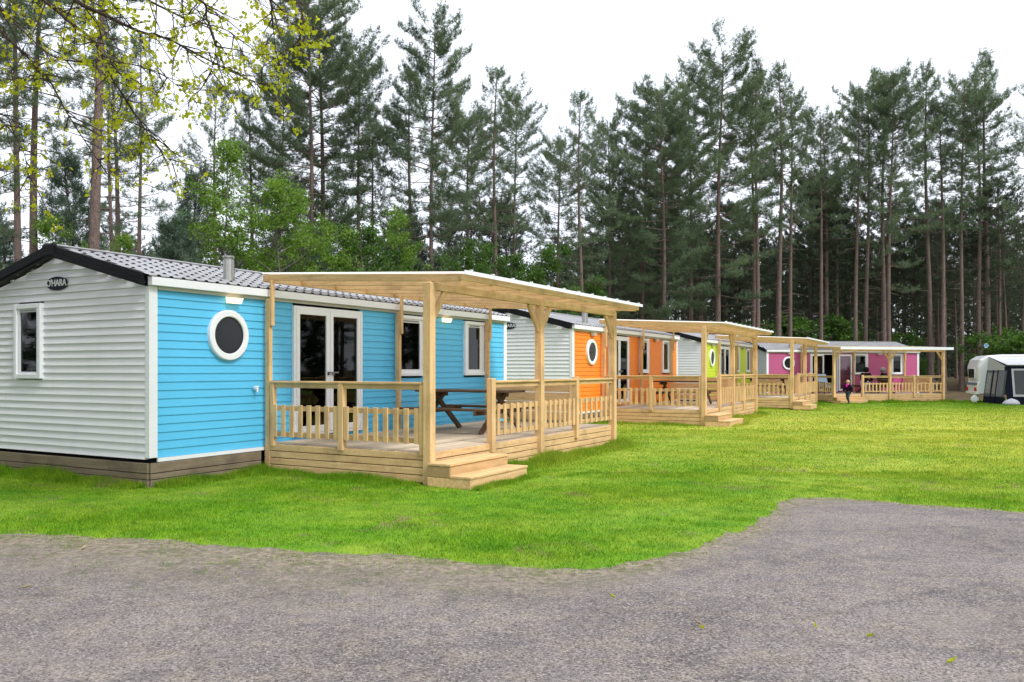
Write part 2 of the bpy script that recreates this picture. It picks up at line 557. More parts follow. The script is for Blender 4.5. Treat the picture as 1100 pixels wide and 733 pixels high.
def window(root, w, glass, open_casing, reflection_panel=False):
    u0, u1, z0, z1 = w
    b = MB(); t = .07; yo, yi = -.075, .02
    b.box(u0, u0 + t, yo, yi, z0, z1); b.box(u1 - t, u1, yo, yi, z0, z1)
    b.box(u0 + t, u1 - t, yo, yi, z1 - t, z1); b.box(u0 + t, u1 - t, yo, yi, z0, z0 + t)
    fr = b.build('window', M['white'], root, bevel=.006)
    g0, g1, gz0, gz1 = glass
    s = MB(); y0, y1 = -.05, -.005
    s.box(u0 + t, g0, y0, y1, z0 + t, z1 - t); s.box(g1, u1 - t, y0, y1, z0 + t, z1 - t)
    s.box(g0, g1, y0, y1, gz1, z1 - t); s.box(g0, g1, y0, y1, z0 + t, gz0)
    s.build('sash', M['white'], fr)
    MB().box(g0 + .05, g1 - .05, -.062, -.05, gz1 + .02, gz1 + .045).build('vent_slot', M['metal'], fr)
    MB().box(g0, g1, -.032, -.022, gz0, gz1).build('pane', M['glass'], fr)
    c = MB()
    n = 12
    cu0 = g0 + (g1 - g0) * .52
    for i in range(n):
        a, b2 = cu0 + (g1 + .06 - cu0) * i / n, cu0 + (g1 + .06 - cu0) * (i + 1) / n
        ya, yb = .06 + .018 * (i % 2), .06 + .018 * ((i + 1) % 2)
        c.add([(a, ya, gz0 - .05), (b2, yb, gz0 - .05), (b2, yb, gz1 + .05), (a, ya, gz1 + .05)], [(0, 1, 2, 3)])
    if reflection_panel:
        MB().box(g0 - .03, g1 + .03, .05, .058, gz0 - .04, gz0 + (gz1 - gz0) * .55).build('reflection_panel', M['reflection_panel'], fr)  # pale panel stands in for a reflection on the lower half of the pane
    else:
        c.build('curtain', M['lace'], fr)
    return fr


def mobile_home(ax, ay, yaw, zo, colour, label, lit, open_door=False):
    root = empty('mobile_home', (ax, ay, zo), math.pi / 2 - yaw)
    tag(root, label, 'mobile home', 'mobile homes along the lawn')
    # coloured front wall: lap boards with openings
    b = MB(); row = .1155; z = ZB; front_top = 2.73
    while z < front_top - .02:
        z1 = min(z + row, front_top)
        iv = [(.1, LEN - .1)]
        for u0, u1, a, c in (DOOR, WIN1, WIN2):
            if z1 > a + .03 and z < c - .03: iv = cut(iv, u0 + .02, u1 - .02)
        for x0, x1 in iv:
            yb, yt = -.018, -.004
            b.add([(x0, yb, z), (x1, yb, z), (x1, yt, z1), (x0, yt, z1), (x0, .03, z), (x1, .03, z), (x1, .03, z1), (x0, .03, z1)],
                  [(0, 1, 2, 3), (0, 4, 5, 1), (7, 6, 5, 4), (0, 3, 7, 4), (1, 5, 6, 2), (3, 2, 6, 7)])
        z += row
    b.build('front_wall', M[colour], root)
    # gable walls in white lap siding
    for u, sgn in ((0, -1), (LEN, 1)):
        b = MB(); row = .107; z = ZB - .015
        while z < RIDGE - .05:
            z1 = z + row
            def lim(zz):
                if zz <= ZE - .12: return 0.06, WID - .06
                k = max(0.0, 1 - (zz - (ZE - .12)) / (RIDGE - ZE)) * (WID / 2 - .06)
                return WID / 2 - k, WID / 2 + k
            a0, a1 = lim(z); c0, c1 = lim(z1)
            if a1 - a0 < .05: break
            segs = [((a0, a1), (c0, c1))]
            if u == 0 and z1 > GWIN[2] + .03 and z < GWIN[3] - .03:
                segs = [((a0, GWIN[0] + .02), (c0, GWIN[0] + .02)), ((GWIN[1] - .02, a1), (GWIN[1] - .02, c1))]
            for (p0, p1), (q0, q1) in segs:
                xb, xt, xi = u + sgn * .034, u + sgn * .004, u - sgn * .03
                vs = [(xb, p0, z), (xb, p1, z), (xt, q1, z1), (xt, q0, z1), (xi, p0, z), (xi, p1, z), (xi, q1, z1), (xi, q0, z1)]
                fs = [(0, 3, 2, 1), (0, 1, 5, 4), (7, 4, 5, 6), (0, 4, 7, 3), (1, 2, 6, 5), (3, 7, 6, 2)]
                if sgn > 0: fs = [tuple(reversed(f)) for f in fs]
                b.add(vs, fs)
            z = z1
        b.build('gable_wall', M['gable'], root)
    MB().box(.02, LEN - .02, WID - .03, WID, ZB, 2.74).build('back_wall', M['gable'], root)
    # dim room behind the glass: floor, far side, ceiling, ends
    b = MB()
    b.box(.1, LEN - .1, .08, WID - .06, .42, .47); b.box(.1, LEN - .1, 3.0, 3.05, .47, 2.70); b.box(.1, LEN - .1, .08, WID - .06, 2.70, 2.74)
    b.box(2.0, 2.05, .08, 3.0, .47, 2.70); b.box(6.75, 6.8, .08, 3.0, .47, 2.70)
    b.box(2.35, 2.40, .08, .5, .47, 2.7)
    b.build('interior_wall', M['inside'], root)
    if not open_door:
        ch = MB()
        prof = [(0, .36), (.05, .30), (.30, .30), (.38, .34), (.44, .55), (.47, .80)]
        for i in range(len(prof) - 1):
            (a, za), (c, zc) = prof[i], prof[i + 1]
            ch.bar((2.86, .35 + a, .47 + za + .12), (2.86, .35 + c, .47 + zc + .12), .02, .02)
        for k in range(10):
            uu0, uu1 = 2.86 + k * .05, 2.91 + k * .05
            for i in range(len(prof) - 1):
                (a, za), (c, zc) = prof[i], prof[i + 1]
                dz = .02 * abs(k - 4.5) / 4.5
                ch.add([(uu0, .35 + a, .59 + za + dz), (uu1, .35 + a, .59 + za + dz), (uu1, .35 + c, .59 + zc), (uu0, .35 + c, .59 + zc)], [(0, 1, 2, 3)])
        ch.bar((2.9, .4, .88), (2.85, .3, .47), .03, .03); ch.bar((3.32, .4, .88), (3.38, .3, .47), .03, .03)
        ch.bar((2.9, .7, .88), (2.85, .8, .47), .03, .03); ch.bar((3.32, .7, .88), (3.38, .8, .47), .03, .03)
        c = ch.build('indoor_chair', M['white'], root)
        MB().box(2.9, 3.28, .38, .68, .90, .93).build('seat_pad', M['blackcloth'], c)
    # trims
    for u0, u1, y0, y1 in ((-.034, .1, -.034, .06), (LEN - .1, LEN + .034, -.034, .06), (-.034, .06, WID - .06, WID + .034), (LEN - .06, LEN + .034, WID - .06, WID + .034)):
        MB().box(u0, u1, y0, y1, ZB + .003, 2.735).build('corner_trim', M['white'], root, bevel=.006)
    MB().box(-.05, LEN + .05, -.115, -.02, 2.738, ZE).build('fascia', M['white'], root, bevel=.006)
    MB().box(-.05, LEN + .05, WID + .02, WID + .115, 2.738, ZE).build('fascia', M['white'], root, bevel=.006)
    MB().box(.1, LEN - .1, -.05, -.018, 2.69, 2.736).build('soffit_strip', M['soffit'], root)
    MB().box(.1, LEN - .1, -.04, -.01, ZB - .055, ZB - .003).build('base_strip', M['white'], root)
    # skirting boards
    for k, (a, c) in enumerate(((.19, .325), (.105, .18), (.0, .095))):
        MB().box(-.02, D0 - .08, -.05, -.015, a - .05 if a == 0 else a, c).build('skirting', M['skirt_x'], root, bevel=.005)
        MB().box(D1 + .12, LEN + .02, -.05, -.015, a - .05 if a == 0 else a, c).build('skirting', M['skirt_x'], root, bevel=.005)
        MB().box(-.05, -.015, -.012, WID, a - .05 if a == 0 else a, c).build('skirting', M['skirt_y'], root, bevel=.005)
        MB().box(LEN + .015, LEN + .05, 0, WID, a - .05 if a == 0 else a, c).build('skirting', M['skirt_y'], root, bevel=.005)
    MB().box(.02, LEN - .02, .02, WID - .02, -.1, ZB - .02).build('underframe', M['rubber'], root)
    # roof: stepped metal tiles on both slopes, ridge, barge boards
    for side in (0, 1):
        b = MB(); nc, nt_ = 8, 50
        u_a, u_b = -.10, LEN + .10
        tw = (u_b - u_a) / nt_
        run = WID / 2 + .12
        def P(u, s, hgt):
            v = -.12 + s * run
            z = ZE + .015 + (RIDGE + .03 - ZE) * s
            if side: v = WID - v
            return (u, v, z + hgt)
        for i in range(nc):
            s0, s1 = i / nc, (i + 1) / nc
            for j in range(nt_):
                u0 = u_a + j * tw + (tw * .5 if i % 2 else 0)
                prof = [(0, 0), (.60, 0), (.68, .013), (.86, .013), (.94, 0), (1, 0)]
                for (a, ha), (c, hc) in zip(prof[:-1], prof[1:]):
                    ua, uc = min(u0 + a * tw, u_b), min(u0 + c * tw, u_b)
                    if uc - ua < 1e-5: continue
                    q = [P(ua, s0, .005 + ha), P(uc, s0, .005 + hc), P(uc, s1, hc * .35), P(ua, s1, ha * .35), P(ua, s0, -.006), P(uc, s0, -.006)]
                    fs = [(0, 1, 2, 3), (4, 5, 1, 0)] if ha + hc < .001 else [(0, 1, 2, 3)]
                    if side: fs = [tuple(reversed(f)) for f in fs]
                    b.add(q, fs)
        b.build('roof', M['tile'], root)
    for v0, v1 in ((-.02, WID / 2), (WID / 2, WID + .02)):
        for u0, u1 in ((-.16, -.10), (LEN + .10, LEN + .16)):
            z0, z1 = roof_z(max(0, min(WID, v0))), roof_z(max(0, min(WID, v1)))
            if v0 < 0: z0 = ZE - .005
            if v1 > WID: z1 = ZE - .005
            b = MB()
            us = u0 - .018 if u0 < 0 else u1
            ue = u0 if u0 < 0 else u1 + .018
            for ua, ub, h1, h0 in ((u0, u1, .055, -.115), (us, ue, -.045, -.09)):
                vs = [(u, v, z + h) for u in (ua, ub) for v, z in ((v0, z0), (v1, z1)) for h in (h1, h0)]
                b.add(vs, [(0, 1, 3, 2), (4, 6, 7, 5), (0, 4, 5, 1), (2, 3, 7, 6), (1, 5, 7, 3), (0, 2, 6, 4)])
            b.build('barge_board', M['black'], root)
    MB().box(-.185, -.095, WID / 2 - .14, WID / 2 + .14, RIDGE - .135, RIDGE + .075).build('ridge_cap', M['black'], root, bevel=.03)
    MB().box(-.09, LEN + .09, WID / 2 - .10, WID / 2 + .10, RIDGE + .035, RIDGE + .062).build('ridge_flashing', M['tile'], root, bevel=.01)
    # flue on the near slope
    b = MB(); fu, fv = 1.66, .32
    fz = roof_z(fv)
    b.tube([(fu, fv, fz - .05), (fu, fv, fz + .36)], .085, 20)
    ch = b.build('chimney', M['steel'], root, smooth=False)
    b = MB(); b.tube([(fu, fv, fz + .36), (fu, fv, fz + .375)], .06, 16); b.tube([(fu, fv, fz + .40), (fu, fv, fz + .42)], .09, 20)
    for k in range(4):
        a = k * math.pi / 2 + .4
        b.box(fu + .065 * math.cos(a) - .01, fu + .065 * math.cos(a) + .01, fv + .065 * math.sin(a) - .01, fv + .065 * math.sin(a) + .01, fz + .37, fz + .405)
    b.build('chimney_cap', M['steel'], ch)
    MB().tube([(fu, fv, fz - .03), (fu, fv, fz + .03)], [.15, .10], 20).build('flashing', M['tile'], ch)
    # porthole
    c = (1.33, 2.11)
    f = MB().ring(c, .275, .375, -.075, .02, 48).build('round_window', M['white'], root, bevel=.012)
    MB().ring(c, .262, .29, -.05, -.03, 48).build('seal', M['rubber'], f)
    MB().disc(c, .28, .28, -.045, -.02, 48).build('pane', M['dark_glass'], f)
    # french door
    fr = MB(); u0, u1, z0, z1 = DOOR
    fr.box(u0, u0 + .055, -.06, .05, z0, z1); fr.box(u1 - .055, u1, -.06, .05, z0, z1); fr.box(u0 + .055, u1 - .055, -.06, .05, z1 - .055, z1); fr.box(u0 + .055, u1 - .055, -.06, .05, z0, z0 + .04)
    fr.build('door_frame', M['white'], root, bevel=.006)
    mid = (u0 + u1) / 2
    french_leaf(root, u0 + .06, mid - .004, -.03, M['glass'], mid - .06)
    if open_door:
        french_leaf(root, u1 + .02, u1 + .87, -.10, M['clear_glass'], u1 + .80)   # folded back flat against the wall
    else:
        french_leaf(root, mid + .004, u1 - .06, -.03, M['glass'], mid + .05)
    window(root, WIN1, (5.58, 6.23, 1.60, 2.52), False, reflection_panel=open_door)
    window(root, WIN2, (8.06, 8.55, 1.60, 2.53), True, reflection_panel=open_door)
    # gable window
    v0, v1, z0, z1 = GWIN
    b = MB(); t = .075
    b.box(-.085, .02, v0, v0 + t, z0, z1); b.box(-.085, .02, v1 - t, v1, z0, z1); b.box(-.085, .02, v0 + t, v1 - t, z1 - t, z1); b.box(-.085, .02, v0 + t, v1 - t, z0, z0 + t)
    gw = b.build('window', M['white'], root, bevel=.008)
    b = MB(); b.box(-.06, -.01, v0 + t, v0 + t + .05, z0 + t, z1 - t); b.box(-.06, -.01, v1 - t - .05, v1 - t, z0 + t, z1 - t); b.box(-.06, -.01, v0 + t + .05, v1 - t - .05, z1 - t - .05, z1 - t); b.box(-.06, -.01, v0 + t + .05, v1 - t - .05, z0 + t, z0 + t + .03)
    b.build('sash', M['white'], gw)
    MB().box(-.04, -.03, v0 + t + .05, v1 - t - .05, z0 + t + .03, z1 - t - .05).build('pane', M['glass'], gw)
    MB().box(-.072, -.06, v0 + t + .07, v1 - t - .07, z1 - t - .035, z1 - t - .015).build('vent_slot', M['metal'], gw)
    c = MB()
    for i in range(5):
        a, b2 = v0 + .16 + i * .05, v0 + .21 + i * .05
        c.add([(.05 + .02 * (i % 2), a, z0), (.05 + .02 * ((i + 1) % 2), b2, z0), (.05 + .02 * ((i + 1) % 2), b2, z1), (.05 + .02 * (i % 2), a, z1)], [(0, 1, 2, 3)])
    c.build('curtain', M['lace'], gw)
    # lamps under the eave
    for u in (1.40, 7.15):
        b = MB(); b.box(u - .05, u + .05, -.05, -.012, 2.60, 2.69)
        lm = b.build('wall_lamp', M['metal'], root)
        b = MB(); vs = [(u - .13, -.14, 2.672), (u + .13, -.14, 2.672), (u + .13, -.045, 2.682), (u - .13, -.045, 2.682), (u - .115, -.11, 2.592), (u + .115, -.11, 2.592), (u + .115, -.045, 2.592), (u - .115, -.045, 2.592)]
        b.add(vs, [(0, 3, 2, 1), (4, 5, 6, 7), (0, 1, 5, 4), (1, 2, 6, 5), (2, 3, 7, 6), (3, 0, 4, 7)])
        b.build('lamp_glass', M['lamp'] if lit else M['lamp_off'], lm)
    # outside tap
    b = MB(); b.tube([(1.85, -.02, 1.30), (1.85, -.10, 1.30)], .02, 8); b.tube([(1.85, -.09, 1.31), (1.85, -.09, 1.25)], .015, 8); b.box(1.80, 1.90, -.08, -.06, 1.325, 1.345)
    b.build('tap', M['white'], root)
    # oval name plate on the gable
    b = MB()
    n = 40
    for x in (-.05, -.032):
        for k in range(n):
            a = 2 * math.pi * k / n
            b.v.append((x, 2.01 + .25 * math.cos(a), 2.865 + .10 * math.sin(a)))
    b.f.append(tuple(range(n - 1, -1, -1))) ; b.f.append(tuple(range(n, 2 * n)))
    for k in range(n): b.f.append((k, (k + 1) % n, n + (k + 1) % n, n + k))
    pl = b.build('name_plate', M['navy'], root)
    tc = bpy.data.curves.new('lettering', 'FONT'); tc.body = "O'HARA"; tc.size = .14; tc.align_x = 'CENTER'; tc.align_y = 'CENTER'; tc.extrude = .003; tc.offset = .0015; tc.space_character = .92
    tc.materials.append(M['white'])
    to = link(bpy.data.objects.new('lettering', tc), pl)
    bpy.context.view_layer.update()
    lme = bpy.data.meshes.new_from_object(to.evaluated_get(bpy.context.evaluated_depsgraph_get()))
    bpy.data.objects.remove(to); lme.name = 'lettering'
    to = link(bpy.data.objects.new('lettering', lme), pl)
    to.matrix_local = Matrix(((0, 0, -1, -.054), (-1, 0, 0, 2.01), (0, 1, 0, 2.868), (0, 0, 0, 1)))
    return root


# ------------------------------------------------------------------ verandas
def baluster_panel(deck, P0, P1, n, off, axis):
    """railing panel between two posts; P0, P1 are (u, v)"""
    (u0, v0), (u1, v1) = P0, P1
    wv = M['wood_' + axis]
    b = MB(); b.bar((u0, v0, ZH - .02), (u1, v1, ZH - .02), .115, .035); 
    hr = b.build('railing', wv, deck, off, bevel=.006)
    MB().bar((u0, v0, ZH - .075), (u1, v1, ZH - .075), .045, .07).build('under_rail', wv, hr, off)
    MB().bar((u0, v0, 1.0), (u1, v1, 1.0), .035, .07).build('middle_rail', wv, hr, off)
    MB().bar((u0, v0, .60), (u1, v1, .60), .035, .07).build('bottom_rail', wv, hr, off)
    ln = math.hypot(u1 - u0, v1 - v0)
    nx, ny = (v1 - v0) / ln, -(u1 - u0) / ln         # outward side
    for i in range(n):
        t = (i + .5) / n
        u, v = u0 + (u1 - u0) * t + nx * .032, v0 + (v1 - v0) * t + ny * .032
        MB().bar((u, v, .555), (u, v, 1.055), .025 if axis == 'y' else .08, .085 if axis == 'y' else .025, up=(0, 1, 0)).build('baluster', M['wood_z'], hr, off, bevel=.004)


def veranda(home, label, edge=.055):
    off = (5.4, -1.55, 0)
    o = empty('covered_deck', home.matrix_basis @ Vector(off), home.rotation_euler.z)
    tag(o, label, 'deck', 'roofed timber decks')
    B = lambda b, n, m, **k: b.build(n, m, o, off, **k)
    # floor boards
    b = MB(); n = 22; w = (DD - .06) / n
    for i in range(n):
        y = -DD + i * w
        b.box(D0, D1, y + .003, y + w - .003, ZD - .028, ZD)
    B(b, 'deck_floor', M['deck_x'])
    MB().box(D0 + .06, D1 - .06, -DD + .06, -.07, .06, ZD - .03).build('deck_frame', M['rubber'], o, off)
    # boarded sides: front (u = D0), long side, far end
    for k in range(4):
        z0, z1 = .025 + k * .105, .025 + k * .105 + .094
        B(MB().box(D0 - .028, D0, -DD, -.06, z0, z1), 'side_board', M['wood_y'], bevel=.004)
        B(MB().box(D0 - .028, D1 + .03, -DD - .03, -DD - .002, z0, z1), 'side_board', M['wood_x'], bevel=.004)
        B(MB().box(D1, D1 + .028, -DD, -.06, z0, z1), 'side_board', M['wood_y'], bevel=.004)
    # posts. canopy rises towards the house
    zc = lambda v: 2.905 + (v + 3.71) * (.195 / 3.71)    # top of rafters
    pu = [D0 + .0, 5.41, D1 - .02]
    for i, u in enumerate(pu):
        B(MB().box(u - .065, u + .065, -DD - .105, -DD + .025, 0.0, zc(-DD) - .125), 'post', M['wood_z'], bevel=.008)
        wv = -.13
        B(MB().box(u - .035, u + .035, wv - .045, wv + .045, 0.0, 2.70), 'wall_post', M['wood_z'], bevel=.006)
        B(MB().box(u - .035 - .0, u + .035, wv - .092, wv - .047, 2.28, zc(wv) - .10), 'wall_post', M['wood_z'], bevel=.006)
    for u in (3.77, 6.92):
        B(MB().box(u - .055, u + .055, -DD - .085, -DD + .025, .30, ZH + .035), 'newel_post', M['wood_z'], bevel=.008)
    B(MB().box(D0 - .055, D0 + .045, -1.66, -1.56, .40, ZH - .04), 'newel_post', M['wood_z'], bevel=.008)
    # inner upright beside the corner and wall posts of the end railing
    B(MB().box(D0 - .05, D0 + .03, -DD + .03, -DD + .10, .40, ZH - .04), 'newel_post', M['wood_z'], bevel=.006)
    B(MB().box(D0 - .05, D0 + .03, -.27, -.20, .40, ZH - .04), 'newel_post', M['wood_z'], bevel=.006)
    baluster_panel(o, (D0, -.20), (D0, -1.60), 8, off, 'y')
    baluster_panel(o, (D0, -1.62), (D0, -DD + .06), 8, off, 'y')
    baluster_panel(o, (3.83, -DD - .03), (5.34, -DD - .03), 7, off, 'x')
    baluster_panel(o, (5.48, -DD - .03), (6.865, -DD - .03), 7, off, 'x')
    baluster_panel(o, (6.98, -DD - .03), (D1 - .08, -DD - .03), 7, off, 'x')
    # plank screen along the far end
    for k in range(4):
        z0 = .50 + k * .205
        B(MB().box(D1 - .05, D1 - .02, -2.2, -.18, z0, z0 + .19), 'screen_board', M['wood_y'], bevel=.004)
    B(MB().box(D1 - .10, D1, -2.30, -2.2, .40, 1.36), 'newel_post', M['wood_z'], bevel=.006)
    # steps
    us0, us1 = 1.91, 3.5
    for v0, v1, z1 in ((-DD - .11, -3.61, .32), (-3.61, -3.94, .165)):
        b = MB()
        h = (z1 - .034 + .02) / 2
        for q in range(2 if z1 > .2 else 1):          # riser and cheek boards
            za = -.02 + q * h if z1 > .2 else -.02
            zb_ = za + h - .006 if z1 > .2 else z1 - .036
            b.box(us0 + .03, us1 - .03, v1 + .004, v1 + .032, za, zb_)
            b.box(us0, us0 + .028, v1 + .004, v0, za, zb_); b.box(us1 - .028, us1, v1 + .004, v0, za, zb_)
        st = B(b, 'step', M['wood_x'], bevel=.004)
        b = MB(); w2 = (v0 - v1 + .012) / 2
        for q in range(2):
            b.box(us0 - .008, us1 + .008, v0 - .003 - q * w2, v0 - (q + 1) * w2 + .003, z1 - .033, z1)
        b.build('tread', M['wood_x'], st, off, bevel=.004)
    # canopy timbers
    c0, c1, vo = 2.06, 8.85, -3.71
    nraf = 9
    for i in range(nraf):
        u = c0 + .03 + (c1 - c0 - .06) * i / (nraf - 1)
        h = .105 if i in (0, nraf - 1) else .10
        B(MB().bar((u, -.02, zc(-.02) - h / 2), (u, vo + .05, zc(vo + .05) - h / 2), .05, h), 'rafter', M['wood_y'], bevel=.004)
    B(MB().bar((c0, vo + .02, zc(vo) - .042), (c1, vo + .02, zc(vo) - .042), .045, .085), 'eave_beam', M['wood_x'], bevel=.005)
    B(MB().bar((D0 - .03, -DD - .04, zc(-DD) - .17), (c1 - .03, -DD - .04, zc(-DD) - .17), .075, .115), 'post_beam', M['wood_x'], bevel=.006)
    B(MB().bar((c0 + .03, .012, zc(0) - .06), (c1 - .03, .012, zc(0) - .06), .05, .12), 'wall_beam', M['wood_x'], bevel=.006)
    zb = zc(-DD) - .235
    for i, u in enumerate(pu):
        for s in (-1, 1):
            if (i == 0 and s < 0) or (i == 2 and s > 0): continue
            B(MB().bar((u + s * .05, -DD - .04, zb - .42), (u + s * .40, -DD - .04, zb + .02), .105, .05, up=(0, 1, 0)), 'brace', M['wood_z'], bevel=.005)
    # corrugated roof sheet
    nu = 140; b = MB()
    rows = [vo - .06, vo * .66, vo * .33, .06]
    for v in rows:
        for k in range(nu + 1):
            u = c0 - .04 + (c1 - c0 + .08) * k / nu
            b.v.append((u, v, zc(v) + .020 + .010 * math.sin(k / nu * (c1 - c0) / .15 * 2 * math.pi)))
    for r_ in range(len(rows) - 1):
        for k in range(nu):
            a = r_ * (nu + 1) + k
            b.f.append((a, a + 1, a + nu + 2, a + nu + 1))
    sh = B(b, 'roof_sheet', M['sheet'])
    b = MB(); b.bar((c0 - .04, vo - .062, zc(vo) + .04 - edge / 2), (c1 + .04, vo - .062, zc(vo) + .04 - edge / 2), .01, edge)
    for k in range(12):
        u = c0 + .15 + k * (c1 - c0 - .3) / 11
        b.box(u - .02, u + .02, vo - .07, vo - .03, zc(vo) + .045, zc(vo) + .06)
    b.build('edge_strip', M['white'], sh, off)
    return o


# ------------------------------------------------------------------ picnic tables
def picnic_table(home, label, u=5.78, v=-1.5, rot=0.0, dark=True):
    loc = home.matrix_basis @ Vector((u, v, ZD))
    o = empty('picnic_table', loc, home.rotation_euler.z + rot)
    tag(o, label, 'picnic table', 'picnic tables on the decks')
    dx, dy = M['dark_x'], M['dark_y']
    hl = 1.0
    b = MB()
    for k in range(5):
        x = -.36 + k * .145
        b.box(x, x + .135, -hl, hl, .735, .775)
    b.build('tabletop', dy, o, bevel=.005)
    for s in (-1, 1):
        b = MB()
        for k in range(2):
            x = s * .70 + (k - 1) * .135
            b.box(x, x + .128, -hl, hl, .415, .455)
        b.build('bench', dy, o, bevel=.005)
        y = s * .68
        fr = MB()
        fr.bar((-.85, y + .05, .385), (.85, y + .05, .385), .045, .09)
        fr.bar((-.35, y + .05, .69), (.35, y + .05, .69), .045, .09)
        frame = fr.build('frame', dx, o, bevel=.004)
        for q in (-1, 1):
            MB().bar((q * .70, y - .025 * q, .0), (-q * .24, y - .025 * q, .735), .10, .045, up=(0, 1, 0)).build('leg', dx, frame, bevel=.004)
    return o


HOMES = [
    (-4.92, 11.351, .508, 0.0, 'blue', 'sky blue mobile home with white gable end and O\'HARA plate, largest in view', True, False),
    (1.675, 23.356, .493, 0.0, 'orange', 'orange fronted mobile home standing between the blue and the lime one', False, False),
    (7.814, 34.21, .487, -.023, 'lime', 'lime green fronted mobile home between the orange and the magenta one', False, False),
    (14.136, 46.361, 1.338, -.16, 'magenta', 'magenta fronted mobile home at the end of the row beside the caravan', False, True),
]
homes = [mobile_home(*h[:5], label=h[5], lit=h[6], open_door=h[7]) for h in HOMES]
bpy.context.view_layer.update()
for hm, t in zip(homes, ('sky blue', 'orange', 'lime green', 'magenta')):
    veranda(hm, f'roofed pale timber deck with railing and steps on the {t} mobile home', .14 if t == 'magenta' else .055)
    picnic_table(hm, f'dark brown picnic table with benches on the deck of the {t} mobile home')


# ------------------------------------------------------------------ ground
def grid_sheet(name, xs, ys, dz, mat, keep=None):
    X, Y = np.meshgrid(xs, ys)
    Z = ground_h(X, Y) + dz
    V = np.stack([X.ravel(), Y.ravel(), Z.ravel()], 1)
    nx, ny = len(xs), len(ys)
    i, j = np.meshgrid(np.arange(nx - 1), np.arange(ny - 1))
    a = (j * nx + i).ravel()
    Q = np.stack([a, a + 1, a + nx + 1, a + nx], 1)
    if keep is not None:
        cx = V[Q].mean(1)
        Q = Q[keep(cx[:, 0], cx[:, 1])]
    o = np_mesh(name, V, Q, mat, smooth=True)
    tag(o, kind='structure')
    return o


xs = np.concatenate([np.linspace(-600, -60, 10), np.arange(-56, 84, 1.0), np.linspace(90, 600, 10)])
ys = np.concatenate([np.linspace(-300, -12, 8), np.arange(-10, 80, 1.0), np.linspace(84, 900, 14)])
grid_sheet('ground', xs, ys, -.03, M['litter'])


def lawn_edge(y):
    """x of the left (forest) edge of the lawn, behind the cabins"""
    return -6.5 + (y - 11) * .52 - 6.0


def is_lawn(X, Y):
    return (X > lawn_edge(Y)) & (Y < 48.5 + .12 * (X - 24) + .6 * np.sin(X * .9)) & (Y > 3.0)


grid_sheet('lawn', np.arange(-20, 70, .5), np.arange(3, 60, .5), 0.0, M['lawn'], keep=is_lawn)

# road: everything this side of the measured kerbless edge
EDGE = [(-40, 10.5), (-20, 9.6), (-9, 8.75), (-5.03, 8.21), (-4.5, 8.07), (-3.98, 7.94), (-3.01, 7.72), (-2.07, 7.44), (-1.2, 7.18), (-.79, 7.08), (-.38, 6.91), (.07, 6.71), (.52, 6.71), (1.01, 6.94), (1.35, 7.15), (1.78, 7.6), (2.18, 8.16), (2.63, 8.92), (3.08, 9.71), (3.43, 10.26), (3.72, 10.45), (4.03, 10.33), (4.51, 10.12), (4.93, 9.84), (5.34, 9.58), (5.72, 9.33), (9, 7.6), (16, 4.0), (40, -8)]
edge = []
for (x0, y0), (x1, y1) in zip(EDGE[:-1], EDGE[1:]):
    n = max(1, int(math.hypot(x1 - x0, y1 - y0) / .06))
    for k in range(n):
        t = k / n
        edge.append((x0 + (x1 - x0) * t, y0 + (y1 - y0) * t))
edge = np.array(edge + [EDGE[-1]])
for _ in range(6):
    edge[1:-1] = .25 * edge[:-2] + .5 * edge[1:-1] + .25 * edge[2:]
sarc = np.concatenate([[0], np.cumsum(np.hypot(*np.diff(edge, axis=0).T))])
wob = sum(a * np.sin(sarc * f + p) for a, f, p in ((.04, 2.1, .3), (.03, 5.3, 1.0), (.024, 11.7, 2.0), (.018, 23.0, .5), (.014, 47.0, .9)))
tan = np.gradient(edge, axis=0); tan /= np.linalg.norm(tan, axis=1)[:, None]
nrm = np.stack([-tan[:, 1], tan[:, 0]], 1)
edge_w = edge + np.stack([np.zeros(len(edge)), wob * np.clip(1 / np.maximum(np.abs(tan[:, 0]), .35), 1, 2.2)], 1)
rows, silt = [], []
wid = .14 + .26 * sstep(4.6, 3.6, edge_w[:, 0]) + .55 * sstep(1.2, -1.6, edge_w[:, 0])
for d in (0, .08, .16, .26, .4, .55, .75, 1.0, 1.4, 1.9, 2.6, 6, 12, 25):
    pts = edge_w + np.array([0, -d])
    rows.append(np.column_stack([pts, np.full(len(pts), .006)]))
    silt.append(np.clip(1.15 - d / (wid * 1.5), 0, 1))
V = np.concatenate(rows); S = np.concatenate(silt); n = len(edge_w)
Q = []
for r_ in range(len(rows) - 1):
    a = np.arange(n - 1) + r_ * n
    Q.append(np.stack([a, a + n, a + n + 1, a + 1], 1))
road = np_mesh('road', V, np.concatenate(Q), M['asphalt'], vattr={'silt': S})
tag(road, kind='structure')


def road_side(X, Y):
    """metres beyond the road edge (positive on the lawn)"""
    return Y - np.interp(X, edge[:, 0], edge_w[:, 1])


# ------------------------------------------------------------------ grass blades
def in_home_or_deck(X, Y):
    m = np.zeros(X.shape, bool)
    for ax, ay, yaw, *_ in HOMES:
        s, c = math.sin(yaw), math.cos(yaw)
        u = (X - ax) * s + (Y - ay) * c; v = -(X - ax) * c + (Y - ay) * s
        m |= (u > -.04) & (u < LEN + .04) & (v > -.04) & (v < WID)
        m |= (u > D0 - .01) & (u < D1 + .02) & (v > -DD - .02) & (v < 0)
        m |= (u > 1.9) & (u < 3.5) & (v > -3.93) & (v < -3)
    return m


